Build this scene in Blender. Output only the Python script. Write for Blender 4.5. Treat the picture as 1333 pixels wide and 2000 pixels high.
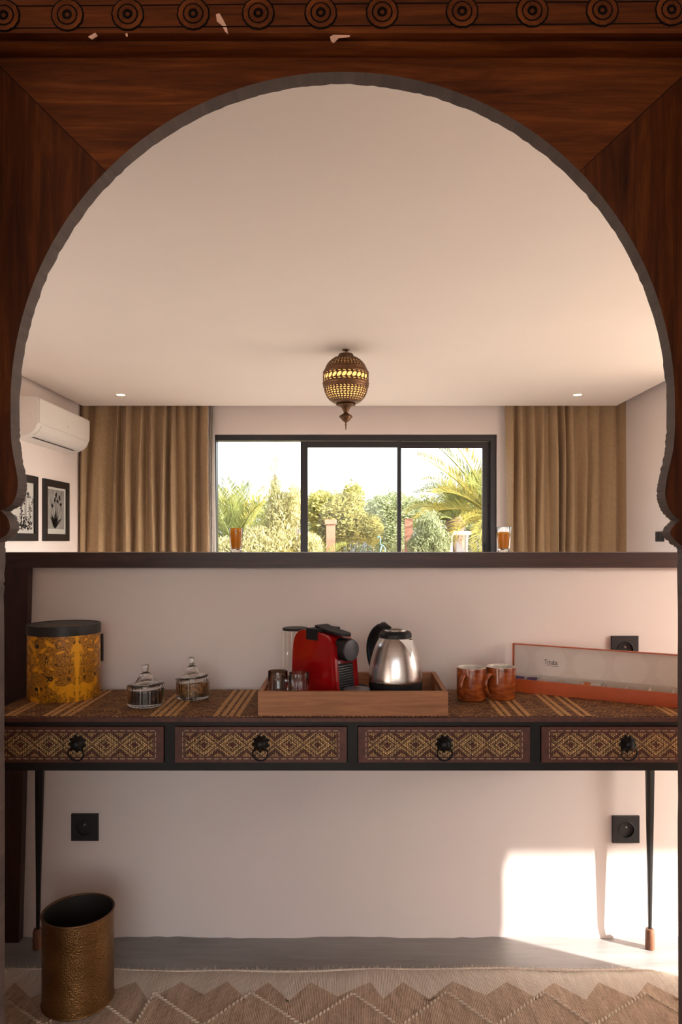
import bpy, bmesh, math, random
import numpy as np
from mathutils import Vector, Matrix

for o in list(bpy.data.objects):
    bpy.data.objects.remove(o)
S = bpy.context.scene
COL = S.collection
R = math.radians
PI = math.pi
rnd = random.Random(7)

# ------------------------------------------------------------------ camera
CAMZ, F, VX, VY = 1.19, 1424.0, 690.0, 1057.0      # eye height, focal length in px, vanishing point
cam_d = bpy.data.cameras.new('camera')
cam = bpy.data.objects.new('camera', cam_d)
COL.objects.link(cam)
cam.location = (0, 0, CAMZ)
cam.rotation_euler = (R(90), 0, 0)
cam_d.sensor_fit = 'HORIZONTAL'
cam_d.sensor_width = 36
cam_d.lens = F / 1333 * 36
cam_d.shift_x = -(VX - 666.5) / 1333
cam_d.shift_y = (VY - 1000) / 1333
cam_d.clip_start = 0.05
cam_d.clip_end = 400
S.camera = cam

# ------------------------------------------------------------------ world, sun, exposure
SUN_AZ, SUN_EL = 26.0, 24.0          # light travels towards -x and a little +y
W = bpy.data.worlds.new('sky')
S.world = W
W.use_nodes = True
wn = W.node_tree
wn.nodes.clear()
sky = wn.nodes.new('ShaderNodeTexSky')
sky.sky_type = 'NISHITA'
sky.sun_disc = False
sky.sun_elevation = R(SUN_EL)
sky.sun_rotation = R(90 + SUN_AZ)
sky.air_density = 1.0
sky.dust_density = 3.0
sky.ozone_density = 1.0
hs = wn.nodes.new('ShaderNodeHueSaturation')
hs.inputs['Saturation'].default_value = 0.42
bg = wn.nodes.new('ShaderNodeBackground')
bg.inputs['Strength'].default_value = 0.55
wo = wn.nodes.new('ShaderNodeOutputWorld')
wn.links.new(sky.outputs[0], hs.inputs['Color'])
wn.links.new(hs.outputs[0], bg.inputs['Color'])
wn.links.new(bg.outputs[0], wo.inputs[0])

sd = bpy.data.lights.new('sun', 'SUN')
sd.energy = 11.5
sd.color = (1.0, 0.94, 0.87)
sd.angle = R(0.6)
sun = bpy.data.objects.new('sun', sd)
COL.objects.link(sun)
_t = Vector((-math.cos(R(SUN_AZ)) * math.cos(R(SUN_EL)), math.sin(R(SUN_AZ)) * math.cos(R(SUN_EL)), -math.sin(R(SUN_EL))))
sun.rotation_euler = _t.to_track_quat('-Z', 'Y').to_euler()
sun.location = (12, -4, 8)

vs = S.view_settings
vs.view_transform = 'Standard'
vs.look = 'None'
vs.exposure = 0.92
vs.gamma = 1.0
vs.use_curve_mapping = False
S.cycles.max_bounces = 12
S.cycles.diffuse_bounces = 6
S.cycles.glossy_bounces = 5
S.cycles.transmission_bounces = 10
S.cycles.transparent_max_bounces = 12
S.cycles.caustics_reflective = False
S.cycles.caustics_refractive = True

# ------------------------------------------------------------------ helpers
def wx(px, d): return (px - VX) * d / F
def wz(py, d): return CAMZ - (py - VY) * d / F

def link(o, parent=None):
    COL.objects.link(o)
    if parent is not None:
        o.parent = parent
    return o

def mesh_obj(name, me, mats, parent=None, smooth=False):
    if not isinstance(mats, (list, tuple)):
        mats = [mats]
    for m in mats:
        me.materials.append(m)
    if smooth:
        me.polygons.foreach_set('use_smooth', [True] * len(me.polygons))
    return link(bpy.data.objects.new(name, me), parent)

def obj(name, bm, mats, parent=None, smooth=False, recalc=True):
    if recalc:
        bmesh.ops.recalc_face_normals(bm, faces=bm.faces)
    me = bpy.data.meshes.new(name)
    bm.to_mesh(me)
    bm.free()
    return mesh_obj(name, me, mats, parent, smooth)

def soft(o, angle=35):
    o.data.polygons.foreach_set('use_smooth', [True] * len(o.data.polygons))
    try:
        o.data.set_sharp_from_angle(angle=R(angle))
    except Exception:
        pass
    return o

def tag(o, label, cat=None, group=None):
    o['label'] = label
    if cat: o['category'] = cat
    if group: o['group'] = group
    return o

def struct(o, label=None, cat=None):
    o['kind'] = 'structure'
    if label: o['label'] = label
    if cat: o['category'] = cat
    return o

def empty(name, loc, rz=0.0):
    o = bpy.data.objects.new(name, None)
    o.location = loc
    o.rotation_euler = (0, 0, rz)
    o.empty_display_size = 0.05
    return link(o)

def copy_tree(o, parent=None):
    c = o.copy()
    link(c)
    c.parent = parent
    for ch in list(o.children):
        copy_tree(ch, c)
    return c

def NB(): return bmesh.new()

def box(bm, x0, x1, y0, y1, z0, z1, mi=0):
    v = [bm.verts.new(p) for p in ((x0,y0,z0),(x1,y0,z0),(x1,y1,z0),(x0,y1,z0),(x0,y0,z1),(x1,y0,z1),(x1,y1,z1),(x0,y1,z1))]
    fs = []
    for f in ((0,3,2,1),(4,5,6,7),(0,1,5,4),(1,2,6,5),(2,3,7,6),(3,0,4,7)):
        a = bm.faces.new([v[i] for i in f]); a.material_index = mi; fs.append(a)
    return v

def bevel_all(bm, w, seg=2, ang=30):
    es = [e for e in bm.edges if len(e.link_faces) == 2 and e.calc_face_angle(0) > R(ang)]
    bmesh.ops.bevel(bm, geom=es, offset=w, segments=seg, profile=0.5, affect='EDGES', clamp_overlap=True)
    return bm

def bbox(name, x0, x1, y0, y1, z0, z1, mat, parent=None, bev=0.0, seg=2):
    bm = NB(); box(bm, x0, x1, y0, y1, z0, z1)
    if bev: bevel_all(bm, bev, seg)
    o = obj(name, bm, mat, parent)
    return soft(o) if bev else o

def lathe(bm, prof, seg=32, sx=1.0, sy=1.0, c=(0,0,0), cap0=True, cap1=True, fn=None, mi=0):
    rings = []
    for r, z in prof:
        ring = []
        for i in range(seg):
            a = 2*PI*i/seg
            k = fn(a, z) if fn else 1.0
            ring.append(bm.verts.new((c[0]+r*k*sx*math.cos(a), c[1]+r*k*sy*math.sin(a), c[2]+z)))
        rings.append(ring)
    for j in range(len(rings)-1):
        for i in range(seg):
            f = bm.faces.new((rings[j][i], rings[j][(i+1)%seg], rings[j+1][(i+1)%seg], rings[j+1][i])); f.material_index = mi
    if cap0: bm.faces.new(rings[0][::-1]).material_index = mi
    if cap1: bm.faces.new(rings[-1]).material_index = mi
    return rings

def tube(bm, pts, r, seg=8, closed=False, radii=None, mi=0):
    pts = [Vector(p) for p in pts]
    n = len(pts)
    rings = []
    prev = None
    for i, p in enumerate(pts):
        if closed: t = pts[(i+1)%n] - pts[i-1]
        else: t = pts[min(i+1, n-1)] - pts[max(i-1, 0)]
        t.normalize()
        if prev is None:
            u = t.orthogonal().normalized()
        else:
            u = (prev - t*prev.dot(t))
            u = u.normalized() if u.length > 1e-6 else t.orthogonal().normalized()
        prev = u
        w = t.cross(u)
        rr = radii[i] if radii else r
        rings.append([bm.verts.new(p + (u*math.cos(2*PI*k/seg) + w*math.sin(2*PI*k/seg))*rr) for k in range(seg)])
    m = n if closed else n-1
    for j in range(m):
        a, b = rings[j], rings[(j+1)%n]
        for k in range(seg):
            bm.faces.new((a[k], a[(k+1)%seg], b[(k+1)%seg], b[k])).material_index = mi
    if not closed:
        bm.faces.new(rings[0][::-1]).material_index = mi
        bm.faces.new(rings[-1]).material_index = mi

def prism(bm, poly, y0, y1, mi_side=0, mi_front=0):
    """polygon of (x, z) extruded from y0 (front) to y1 (back)"""
    a = [bm.verts.new((p[0], y0, p[1])) for p in poly]
    b = [bm.verts.new((p[0], y1, p[1])) for p in poly]
    n = len(poly)
    bm.faces.new(a).material_index = mi_front
    bm.faces.new(b[::-1]).material_index = mi_front
    for i in range(n):
        bm.faces.new((a[i], b[i], b[(i+1)%n], a[(i+1)%n])).material_index = mi_side
    return a, b

def catmull(pts, n=8):
    out = []
    P = [pts[0]] + list(pts) + [pts[-1]]
    for i in range(1, len(P)-2):
        for k in range(n):
            t = k/n
            q = []
            for d in range(len(pts[0])):
                p0, p1, p2, p3 = P[i-1][d], P[i][d], P[i+1][d], P[i+2][d]
                q.append(.5*((2*p1)+(-p0+p2)*t+(2*p0-5*p1+4*p2-p3)*t*t+(-p0+3*p1-3*p2+p3)*t*t*t))
            out.append(tuple(q))
    out.append(tuple(pts[-1]))
    return out

# ------------------------------------------------------------------ materials
class NT:
    def __init__(s, name):
        s.m = bpy.data.materials.new(name); s.m.use_nodes = True
        s.t = s.m.node_tree
        s.b = s.t.nodes['Principled BSDF']; s.out = s.t.nodes['Material Output']
    def n(s, typ, **kw):
        nd = s.t.nodes.new(typ)
        for k, v in kw.items(): setattr(nd, k, v)
        return nd
    def set(s, nd, **kw):
        for k, v in kw.items():
            nd.inputs[k.replace('_', ' ')].default_value = v
        return nd
    def l(s, a, b): s.t.links.new(a, b)
    def coord(s, scale=(1,1,1), rot=(0,0,0), kind='Object', loc=(0,0,0)):
        c = s.n('ShaderNodeTexCoord'); mp = s.n('ShaderNodeMapping')
        mp.inputs['Scale'].default_value = scale; mp.inputs['Rotation'].default_value = rot; mp.inputs['Location'].default_value = loc
        s.l(c.outputs[kind], mp.inputs['Vector'])
        return mp.outputs['Vector']
    def noise(s, vec, scale, detail=4, rough=.55, dist=0.0):
        nd = s.n('ShaderNodeTexNoise'); nd.inputs['Scale'].default_value = scale
        nd.inputs['Detail'].default_value = detail; nd.inputs['Roughness'].default_value = rough; nd.inputs['Distortion'].default_value = dist
        s.l(vec, nd.inputs['Vector']); return nd.outputs['Fac']
    def ramp(s, fac, stops, interp='LINEAR'):
        nd = s.n('ShaderNodeValToRGB'); cr = nd.color_ramp; cr.interpolation = interp
        while len(cr.elements) < len(stops): cr.elements.new(.5)
        for e, (p, c) in zip(cr.elements, stops):
            e.position = p; e.color = (c[0], c[1], c[2], 1) if not isinstance(c, (int, float)) else (c, c, c, 1)
        s.l(fac, nd.inputs['Fac']); return nd.outputs['Color']
    def math(s, op, a, b=None, c=None):
        nd = s.n('ShaderNodeMath', operation=op)
        for i, v in enumerate((a, b, c)):
            if v is None: continue
            if isinstance(v, (int, float)): nd.inputs[i].default_value = v
            else: s.l(v, nd.inputs[i])
        return nd.outputs[0]
    def mix(s, fac, a, b, mode='MIX'):
        nd = s.n('ShaderNodeMix', data_type='RGBA', blend_type=mode)
        for i, v in ((0, fac), (6, a), (7, b)):
            if isinstance(v, (int, float)): nd.inputs[i].default_value = v
            elif isinstance(v, tuple): nd.inputs[i].default_value = (v[0], v[1], v[2], 1)
            else: s.l(v, nd.inputs[i])
        return nd.outputs[2]
    def xyz(s, vec):
        nd = s.n('ShaderNodeSeparateXYZ'); s.l(vec, nd.inputs[0]); return nd.outputs
    def col(s, c):
        if isinstance(c, tuple): s.b.inputs['Base Color'].default_value = (c[0], c[1], c[2], 1)
        else: s.l(c, s.b.inputs['Base Color'])
    def bump(s, h, strength=.2, dist=.01):
        nd = s.n('ShaderNodeBump'); nd.inputs['Strength'].default_value = strength; nd.inputs['Distance'].default_value = dist
        s.l(h, nd.inputs['Height']); s.l(nd.outputs[0], s.b.inputs['Normal'])
    def p(s, **kw):
        for k, v in kw.items(): s.b.inputs[k.replace('_', ' ')].default_value = v
        return s

def plain(name, c, rough=.5, metal=0.0, var=.08, nscale=40, **kw):
    m = NT(name)
    v = m.noise(m.coord(), nscale, 3)
    k0, k1 = 1-var, 1+var
    m.col(m.ramp(v, [(.3, tuple(x*k0 for x in c)), (.7, tuple(min(1, x*k1) for x in c))]))
    m.p(Roughness=rough, Metallic=metal, **kw)
    return m.m

def plaster(name, c, bumpy=.12):
    m = NT(name)
    v = m.coord()
    a = m.noise(v, 1.7, 5, .6)
    m.col(m.ramp(a, [(.25, tuple(x*.965 for x in c)), (.75, c)]))
    b = m.noise(v, 22, 4, .6)
    m.bump(b, bumpy, .006)
    m.p(Roughness=.75)
    return m.m

def wood(name, c_dark, c_mid, c_light, grain='X', rough=.38, scale=1.0, coat=0.0, stretch=14, spread=(.3, .52, .74), spec=.5):
    m = NT(name)
    sc = {'X': (1, stretch, stretch), 'Y': (stretch, 1, stretch), 'Z': (stretch, stretch, 1)}[grain]
    v = m.coord(tuple(k*scale for k in sc))
    a = m.noise(v, 2.2, 6, .62, 1.2)
    v2 = m.coord(tuple(k*scale*5 for k in sc))
    b = m.noise(v2, 3.0, 3, .6)
    h = m.math('ADD', m.math('MULTIPLY', a, .78), m.math('MULTIPLY', b, .22))
    m.col(m.ramp(h, [(spread[0], c_dark), (spread[1], c_mid), (spread[2], c_light)]))
    m.bump(h, .12, .004)
    m.p(Roughness=rough, Coat_Weight=coat, Specular_IOR_Level=spec)
    return m.m

def glass_mat(name):
    m = NT(name)
    m.col((.98, .985, .98))
    m.p(Roughness=0.0, IOR=1.45, Transmission_Weight=1.0)
    return m.m

def pane_mat(name, refl=.02):
    m = NT(name)
    tr = m.n('ShaderNodeBsdfTransparent'); gl = m.n('ShaderNodeBsdfGlossy'); mx = m.n('ShaderNodeMixShader')
    gl.inputs['Roughness'].default_value = .02
    tr.inputs['Color'].default_value = (.97, .98, .98, 1)
    mx.inputs['Fac'].default_value = refl
    m.l(tr.outputs[0], mx.inputs[1]); m.l(gl.outputs[0], mx.inputs[2]); m.l(mx.outputs[0], m.out.inputs['Surface'])
    return m.m

def emit_mat(name, c, s):
    m = NT(name); m.col(c)
    m.b.inputs['Emission Color'].default_value = (c[0], c[1], c[2], 1); m.b.inputs['Emission Strength'].default_value = s
    return m.m

def thin_mat(name, c, trans=.5, rough=.6, var=.25, nscale=3.0, c2=None):
    """diffuse + translucent, for leaves, sheer cloth and juice"""
    m = NT(name)
    v = m.noise(m.coord(), nscale, 3)
    c2 = c2 or tuple(x*(1-var) for x in c)
    cc = m.ramp(v, [(.35, c2), (.65, c)])
    d = m.n('ShaderNodeBsdfDiffuse'); t = m.n('ShaderNodeBsdfTranslucent'); mx = m.n('ShaderNodeMixShader')
    mx.inputs['Fac'].default_value = trans
    m.l(cc, d.inputs['Color']); m.l(cc, t.inputs['Color'])
    m.l(d.outputs[0], mx.inputs[1]); m.l(t.outputs[0], mx.inputs[2]); m.l(mx.outputs[0], m.out.inputs['Surface'])
    return m.m

M = {}
M['wall'] = plaster('wall_plaster', (.80, .70, .65))
M['ceiling'] = plaster('ceiling_plaster', (.81, .715, .635), .05)
M['arch_x'] = wood('arch_wood_across', (.034, .008, .002), (.125, .030, .006), (.25, .068, .012), 'X', .5, 1.0, .0, spec=.16)
M['arch_z_dimmed'] = wood('arch_wood_upright_dimmed', (.020, .005, .002), (.080, .019, .004), (.18, .050, .009), 'Z', .5, 1.0, .0, spec=.14)  # darker copy for the uprights: weaker light at the sides is in the colour
M['arch_edge'] = wood('arch_sawn_edge', (.045, .029, .022), (.088, .056, .043), (.13, .090, .070), 'Y', .7, .5)
M['arch_dark'] = plain('dark_carving', (.008, .005, .004), .8, Specular_IOR_Level=.1)  # near-black, on frieze lines, rosette rings and mitre joints
M['chip'] = plain('bare_wood_chip', (.80, .50, .36), .7)
M['trim'] = wood('dark_trim_wood', (.020, .008, .006), (.050, .020, .015), (.085, .036, .027), 'X', .42, 1.2)
M['trim_z'] = wood('dark_trim_wood_upright', (.018, .006, .004), (.036, .012, .008), (.065, .022, .013), 'Z', .42, 1.2)
M['black'] = plain('black_painted_wood', (.011, .0095, .0085), .5, var=.25, nscale=12, Specular_IOR_Level=.3)
M['leather'] = plain('brown_leather', (.085, .025, .015), .5, var=.3, nscale=60)
M['iron'] = plain('black_iron', (.012, .011, .011), .38, .6)
M['stitch'] = plain('stitch_thread', (.50, .36, .22), .8)
M['black_plastic'] = plain('black_plastic', (.010, .010, .011), .45, Specular_IOR_Level=.3)
M['socket'] = plain('socket_plastic', (.022, .021, .022), .45)
M['steel_pin'] = plain('steel_pin', (.6, .6, .6), .3, 1.0)
M['frame'] = plain('window_frame_paint', (.020, .019, .022), .4)
M['pane'] = pane_mat('window_glass')
M['white'] = plain('white_plastic', (.78, .73, .68), .35, var=.02)
M['slot'] = plain('dark_slot', (.03, .028, .027), .6)
M['glass'] = glass_mat('clear_glass')
M['picture_black'] = plain('picture_frame_black', (.012, .010, .010), .4)
M['paper'] = plain('print_paper', (.62, .57, .52), .7, var=.04)
M['paper_grey'] = plain('print_grey', (.30, .27, .25), .7, var=.25, nscale=14)
M['ink'] = plain('print_ink', (.035, .030, .028), .7, var=.3)
M['ink_grey'] = plain('print_ink_grey', (.13, .115, .105), .7, var=.4, nscale=30)
M['foot'] = wood('leg_foot_wood', (.10, .035, .015), (.20, .08, .04), (.28, .12, .06), 'Z', .5)
M['tray'] = wood('tray_wood', (.22, .080, .026), (.36, .145, .052), (.47, .205, .082), 'X', .5, 1.6)
M['tray_y'] = wood('tray_wood_side', (.22, .080, .026), (.36, .145, .052), (.47, .205, .082), 'Y', .5, 1.6)
M['red'] = plain('red_gloss_plastic', (.33, .002, .004), .08, var=.03, Coat_Weight=.6)
M['grey_plastic'] = plain('grey_plastic', (.075, .075, .085), .38)
M['slat_grey'] = plain('grille_slat', (.30, .30, .31), .3, .5)
M['drip'] = plain('drip_grid_grey', (.25, .25, .28), .35, .5)
M['cord'] = plain('black_cord', (.010, .010, .010), .4)
M['mug_in'] = plain('mug_glaze_cream', (.72, .66, .58), .2)
M['box_orange'] = plain('box_orange_card', (.50, .085, .012), .45, var=.06)
M['box_cream'] = plain('box_cream_card', (.66, .58, .50), .55, var=.04)
M['sachet_purple'] = plain('sachet_purple', (.09, .04, .13), .5)
M['sachet_white'] = plain('sachet_white', (.62, .58, .54), .5)
M['sachet_orange'] = plain('sachet_orange', (.55, .16, .04), .5)
M['text'] = plain('dark_print', (.020, .015, .018), .6)
M['lid_black'] = plain('canister_lid_black', (.018, .016, .015), .45)
M['gold'] = plain('gold_print', (.35, .17, .04), .4, .5)
M['tin_ink'] = plain('canister_ink', (.014, .010, .010), .5)
M['bin_inside'] = plain('bin_inside', (.020, .015, .012), .6)
M['concrete_out'] = plain('terrace_paving', (.50, .42, .34), .8, var=.15, nscale=4)
M['brick_post'] = plain('terracotta_post', (.26, .115, .07), .8, var=.2, nscale=10)
M['pipe'] = plain('white_pipe', (.62, .57, .55), .4)
M['teal'] = plain('teal_metal', (.10, .24, .21), .4, var=.1)
M['chair_grey'] = plain('grey_mesh', (.12, .11, .11), .7)
M['juice'] = thin_mat('orange_juice', (1.0, .60, .06), .6, nscale=30, c2=(.98, .46, .04))
M['sheer'] = thin_mat('sheer_white_cloth', (.80, .76, .72), .55, nscale=5, var=.06)
M['lamp_glow'] = emit_mat('lantern_inner_glow', (1.0, .55, .17), .75)
M['spot_glow'] = emit_mat('downlight_lens', (1.0, .74, .36), 6.0)
M['trunk'] = plain('palm_trunk', (.13, .085, .05), .9, var=.3, nscale=30)
M['tea'] = plain('dark_tea_leaves', (.035, .013, .009), .8, var=.5, nscale=120)
M['nuts'] = plain('granola_mix', (.30, .135, .04), .7, var=.7, nscale=130)
M['braid'] = plain('rug_braid_wool', (.66, .54, .42), .95, var=.1, nscale=200)
M['fringe'] = plain('rug_fringe_wool', (.68, .57, .46), .95, var=.15, nscale=150)

def mk_floor():
    m = NT('grey_cement_floor')
    a = m.noise(m.coord((.8, 5, 1)), 1.6, 6, .65, .6)
    b = m.noise(m.coord((2, 22, 1)), 3.5, 4, .7)
    h = m.math('ADD', m.math('MULTIPLY', a, .7), m.math('MULTIPLY', b, .3))
    m.col(m.ramp(h, [(.3, (.17, .158, .15)), (.5, (.27, .25, .24)), (.72, (.36, .34, .325))]))
    m.bump(h, .08, .004)
    m.p(Roughness=.42)
    return m.m
M['floor'] = mk_floor()

def mk_linen():
    m = NT('brown_linen_curtain')
    w1 = m.n('ShaderNodeTexWave', wave_type='BANDS', bands_direction='Z'); w1.inputs['Scale'].default_value = 60; w1.inputs['Distortion'].default_value = 3
    m.l(m.coord(), w1.inputs['Vector'])
    a = m.noise(m.coord((1, 1, .35)), 90, 3, .7)
    h = m.math('ADD', m.math('MULTIPLY', w1.outputs['Fac'], .35), m.math('MULTIPLY', a, .65))
    c = m.ramp(h, [(.3, (.27, .172, .09)), (.7, (.44, .295, .16))])
    m.col(c); m.bump(h, .15, .003); m.p(Roughness=.9, Sheen_Weight=.15)
    return m.m
M['linen'] = mk_linen()

def mk_weave():
    """diamond weave of straw strands on brown, in the drawer's own x/z"""
    m = NT('straw_diamond_weave')
    v = m.coord()
    x, y, z = m.xyz(v)
    br = m.n('ShaderNodeTexBrick'); br.offset = .5; br.squash = 1.0
    cb = m.n('ShaderNodeCombineXYZ'); m.l(z, cb.inputs[0]); m.l(x, cb.inputs[1])
    m.l(cb.outputs[0], br.inputs['Vector'])
    m.set(br, Scale=1.0, Mortar_Size=.0007, Brick_Width=.0058, Row_Height=.0042, Mortar_Smooth=.2, Bias=0.0)
    br.inputs['Color1'].default_value = (1, 1, 1, 1); br.inputs['Color2'].default_value = (.62, .62, .62, 1); br.inputs['Mortar'].default_value = (0, 0, 0, 1)
    px = m.math('DIVIDE', m.math('PINGPONG', x, .035), .035)
    az = m.math('DIVIDE', m.math('ABSOLUTE', z), .0285)
    n = m.noise(m.coord((250, 1, 150)), 1.0, 1)
    d2 = m.math('ADD', m.math('ADD', px, az), m.math('MULTIPLY', m.math('SUBTRACT', n, .5), .42))
    lt, lt2, dk, rd = (.80, .52, .21), (.62, .36, .13), (.17, .055, .02), (.15, .022, .012)
    c = m.ramp(m.math('DIVIDE', d2, 2.0), [(.0, rd), (.10, dk), (.15, lt), (.23, dk), (.30, lt2), (.36, lt), (.46, dk), (.53, lt2), (.58, lt), (.64, dk), (.74, rd), (.82, lt2)], 'CONSTANT')
    m.col(m.mix(1.0, c, br.outputs['Color'], 'MULTIPLY'))
    m.bump(br.outputs['Fac'], -.5, .002)
    m.p(Roughness=.7)
    return m.m
M['weave'] = mk_weave()

def mk_mat():
    """raffia table mat: short pale strands over brown"""
    m = NT('raffia_table_mat')
    v = m.coord((1, 1, 1))
    x, y, z = m.xyz(v)
    br = m.n('ShaderNodeTexBrick'); br.offset = .5
    m.l(m.coord((1, 1, 1), (0, 0, R(35))), br.inputs['Vector'])
    m.set(br, Scale=1.0, Mortar_Size=.0016, Brick_Width=.020, Row_Height=.0062, Mortar_Smooth=.3)
    br.inputs['Color1'].default_value = (.52, .27, .085, 1); br.inputs['Color2'].default_value = (.12, .038, .014, 1); br.inputs['Mortar'].default_value = (.045, .014, .007, 1)
    br2 = m.n('ShaderNodeTexBrick'); br2.offset = .5
    m.l(m.coord((1, 1, 1), (0, 0, R(-35))), br2.inputs['Vector'])
    m.set(br2, Scale=1.0, Mortar_Size=.0016, Brick_Width=.020, Row_Height=.0062, Mortar_Smooth=.3)
    br2.inputs['Color1'].default_value = (.52, .27, .085, 1); br2.inputs['Color2'].default_value = (.12, .038, .014, 1); br2.inputs['Mortar'].default_value = (.045, .014, .007, 1)
    sel = m.ramp(m.noise(m.coord((9, 9, 1)), 2.4, 2), [(.48, 0.0), (.52, 1.0)])
    c = m.mix(sel, br.outputs['Color'], br2.outputs['Color'])
    m.col(c)
    m.bump(br.outputs['Fac'], -.35, .002)
    m.p(Roughness=.75)
    return m.m
M['mat'] = mk_mat()
M['raffia'] = plain('pale_raffia_strip', (.52, .29, .11), .7, var=.25, nscale=90)

def mk_baroque():
    """yellow tin printed with scrollwork mirrored about the tin's middle"""
    m = NT('baroque_yellow_tin')
    v = m.coord()
    x, y, z = m.xyz(v)
    cb = m.n('ShaderNodeCombineXYZ')
    ua = m.math('MULTIPLY', m.math('ADD', m.math('ARCTAN2', y, x), R(48.8)), .0968)
    au = m.math('ABSOLUTE', ua)
    m.l(au, cb.inputs[0]); m.l(z, cb.inputs[1]); cb.inputs[2].default_value = 1.7
    def scroll(sc, dist, k, w0, w1):
        nz = m.n('ShaderNodeTexNoise'); nz.inputs['Scale'].default_value = sc; nz.inputs['Detail'].default_value = 1.0; nz.inputs['Distortion'].default_value = dist
        m.l(cb.outputs[0], nz.inputs['Vector'])
        return m.ramp(m.math('PINGPONG', m.math('MULTIPLY', nz.outputs['Fac'], k), .5), [(w0, 1.0), (w1, 0.0)])
    ink = m.math('MAXIMUM', scroll(22, 3.0, 9.0, .07, .14), scroll(55, 1.5, 5.0, .05, .12))
    big = m.noise(cb.outputs[0], 26, 2, .5, 1.2)
    band = m.ramp(m.math('ADD', m.math('DIVIDE', au, .03), m.math('MULTIPLY', m.noise(cb.outputs[0], 40, 2), .5)), [(.40, 0.0), (.50, 1.0)])
    region = m.math('MULTIPLY', m.ramp(big, [(.42, 0.0), (.50, 1.0)]), band)
    shade = m.mix(region, (1.0, .46, .022), (.62, .26, .022))
    inkm = m.math('MULTIPLY', m.math('MULTIPLY', ink, band), m.ramp(big, [(.40, .15), (.50, .9)]))
    m.col(m.mix(inkm, shade, (.075, .024, .007)))
    m.p(Roughness=.38)
    return m.m
M['baroque'] = mk_baroque()

def mk_brass():
    m = NT('hammered_brass')
    vo = m.n('ShaderNodeTexVoronoi'); vo.inputs['Scale'].default_value = 300
    m.l(m.coord(), vo.inputs['Vector'])
    a = m.noise(m.coord(), 7, 3)
    m.col(m.ramp(a, [(.3, (.17, .080, .027)), (.7, (.30, .155, .055))]))
    m.bump(vo.outputs['Distance'], .55, .002)
    m.p(Roughness=.36, Metallic=.9)
    return m.m
M['brass'] = mk_brass()
M['lantern'] = plain('aged_brass', (.13, .062, .028), .42, .75, var=.25, nscale=60)
M['lantern_rim'] = plain('brass_rim', (.18, .09, .045), .4, .8, var=.2)

def mk_steel():
    m = NT('brushed_steel')
    a = m.noise(m.coord((2, 2, 220)), 3, 3)
    m.col(m.ramp(a, [(.3, (.60, .57, .54)), (.7, (.70, .67, .64))]))
    m.p(Roughness=.24, Metallic=1.0, Anisotropic=.5)
    m.bump(a, .03, .001)
    return m.m
M['steel'] = mk_steel()

def mk_mug():
    m = NT('rust_mug_glaze')
    a = m.noise(m.coord((1, 1, 3)), 26, 5, .65)
    m.col(m.ramp(a, [(.3, (.15, .028, .007)), (.55, (.33, .070, .014)), (.75, (.46, .13, .025))]))
    m.p(Roughness=.16, Coat_Weight=.4)
    return m.m
M['mug'] = mk_mug()

def mk_lidprint():
    """cream card with faint large overlapping discs"""
    m = NT('cream_card_discs')
    x, y, z = m.xyz(m.coord())
    px = m.math('PINGPONG', x, .055)
    r = m.math('SQRT', m.math('ADD', m.math('POWER', px, 2.0), m.math('POWER', m.math('SUBTRACT', z, .045), 2.0)))
    disc = m.ramp(r, [(.0440, 1.0), (.0446, 0.0)])
    n = m.noise(m.coord(), 60, 2)
    base = m.ramp(n, [(.3, (.70, .61, .54)), (.7, (.73, .64, .57))])
    m.col(m.mix(m.math('MULTIPLY', disc, .5), base, (.80, .73, .66)))
    m.p(Roughness=.5)
    return m.m
M['lid_print'] = mk_lidprint()

def mk_rug(name, c0, c1):
    m = NT(name)
    w = m.n('ShaderNodeTexWave', wave_type='BANDS', bands_direction='X'); w.inputs['Scale'].default_value = 75; w.inputs['Distortion'].default_value = 2.5; w.inputs['Detail'].default_value = 2
    m.l(m.coord((1, .25, 1)), w.inputs['Vector'])
    a = m.noise(m.coord((8, 1.2, 1)), 5, 4, .7)
    b = m.noise(m.coord((170, 60, 1)), 1.0, 2)
    h = m.math('ADD', m.math('MULTIPLY', a, .6), m.math('MULTIPLY', b, .4))
    m.col(m.ramp(h, [(.32, c0), (.68, c1)]))
    m.bump(m.math('ADD', w.outputs['Fac'], b), .6, .004)
    m.p(Roughness=.95, Sheen_Weight=.1)
    return m.m
M['rug_cream'] = mk_rug('rug_cream_wool', (.72, .61, .50), (.86, .77, .66))
M['rug_tan'] = mk_rug('rug_tan_wool', (.36, .235, .145), (.76, .565, .41))

# ------------------------------------------------------------------ the setting
CEIL = CAMZ + 1.30          # dropped ceiling
TOPC = 2.78                 # slab above it
XL, XR = -2.68, 2.68        # side walls of the far room
YF = 7.25                   # far wall
YW = 2.19                   # front of the low wall
NX = 1.55                   # right wall of the near bay

def walls(name, boxes, mat):
    bm = NB()
    for b in boxes: box(bm, *b)
    return struct(obj(name, bm, mat))

floor = struct(bbox('floor', -3.0, 3.0, -3.2, 7.5, -.12, 0, M['floor']), 'grey cement floor below the console table', 'floor')
# ceiling: dropped panel, open gap along both side walls and before the far wall
ceil = struct(bbox('ceiling', -2.60, 2.53, YW - 3.9, 7.0, CEIL, CEIL + .12, M['ceiling']), 'smooth off white dropped ceiling', 'ceiling')
slab = struct(bbox('ceiling', -3.0, 3.0, -3.2, 7.5, TOPC, TOPC + .15, M['ceiling']), 'upper ceiling slab above the curtain recess', 'ceiling')

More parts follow.
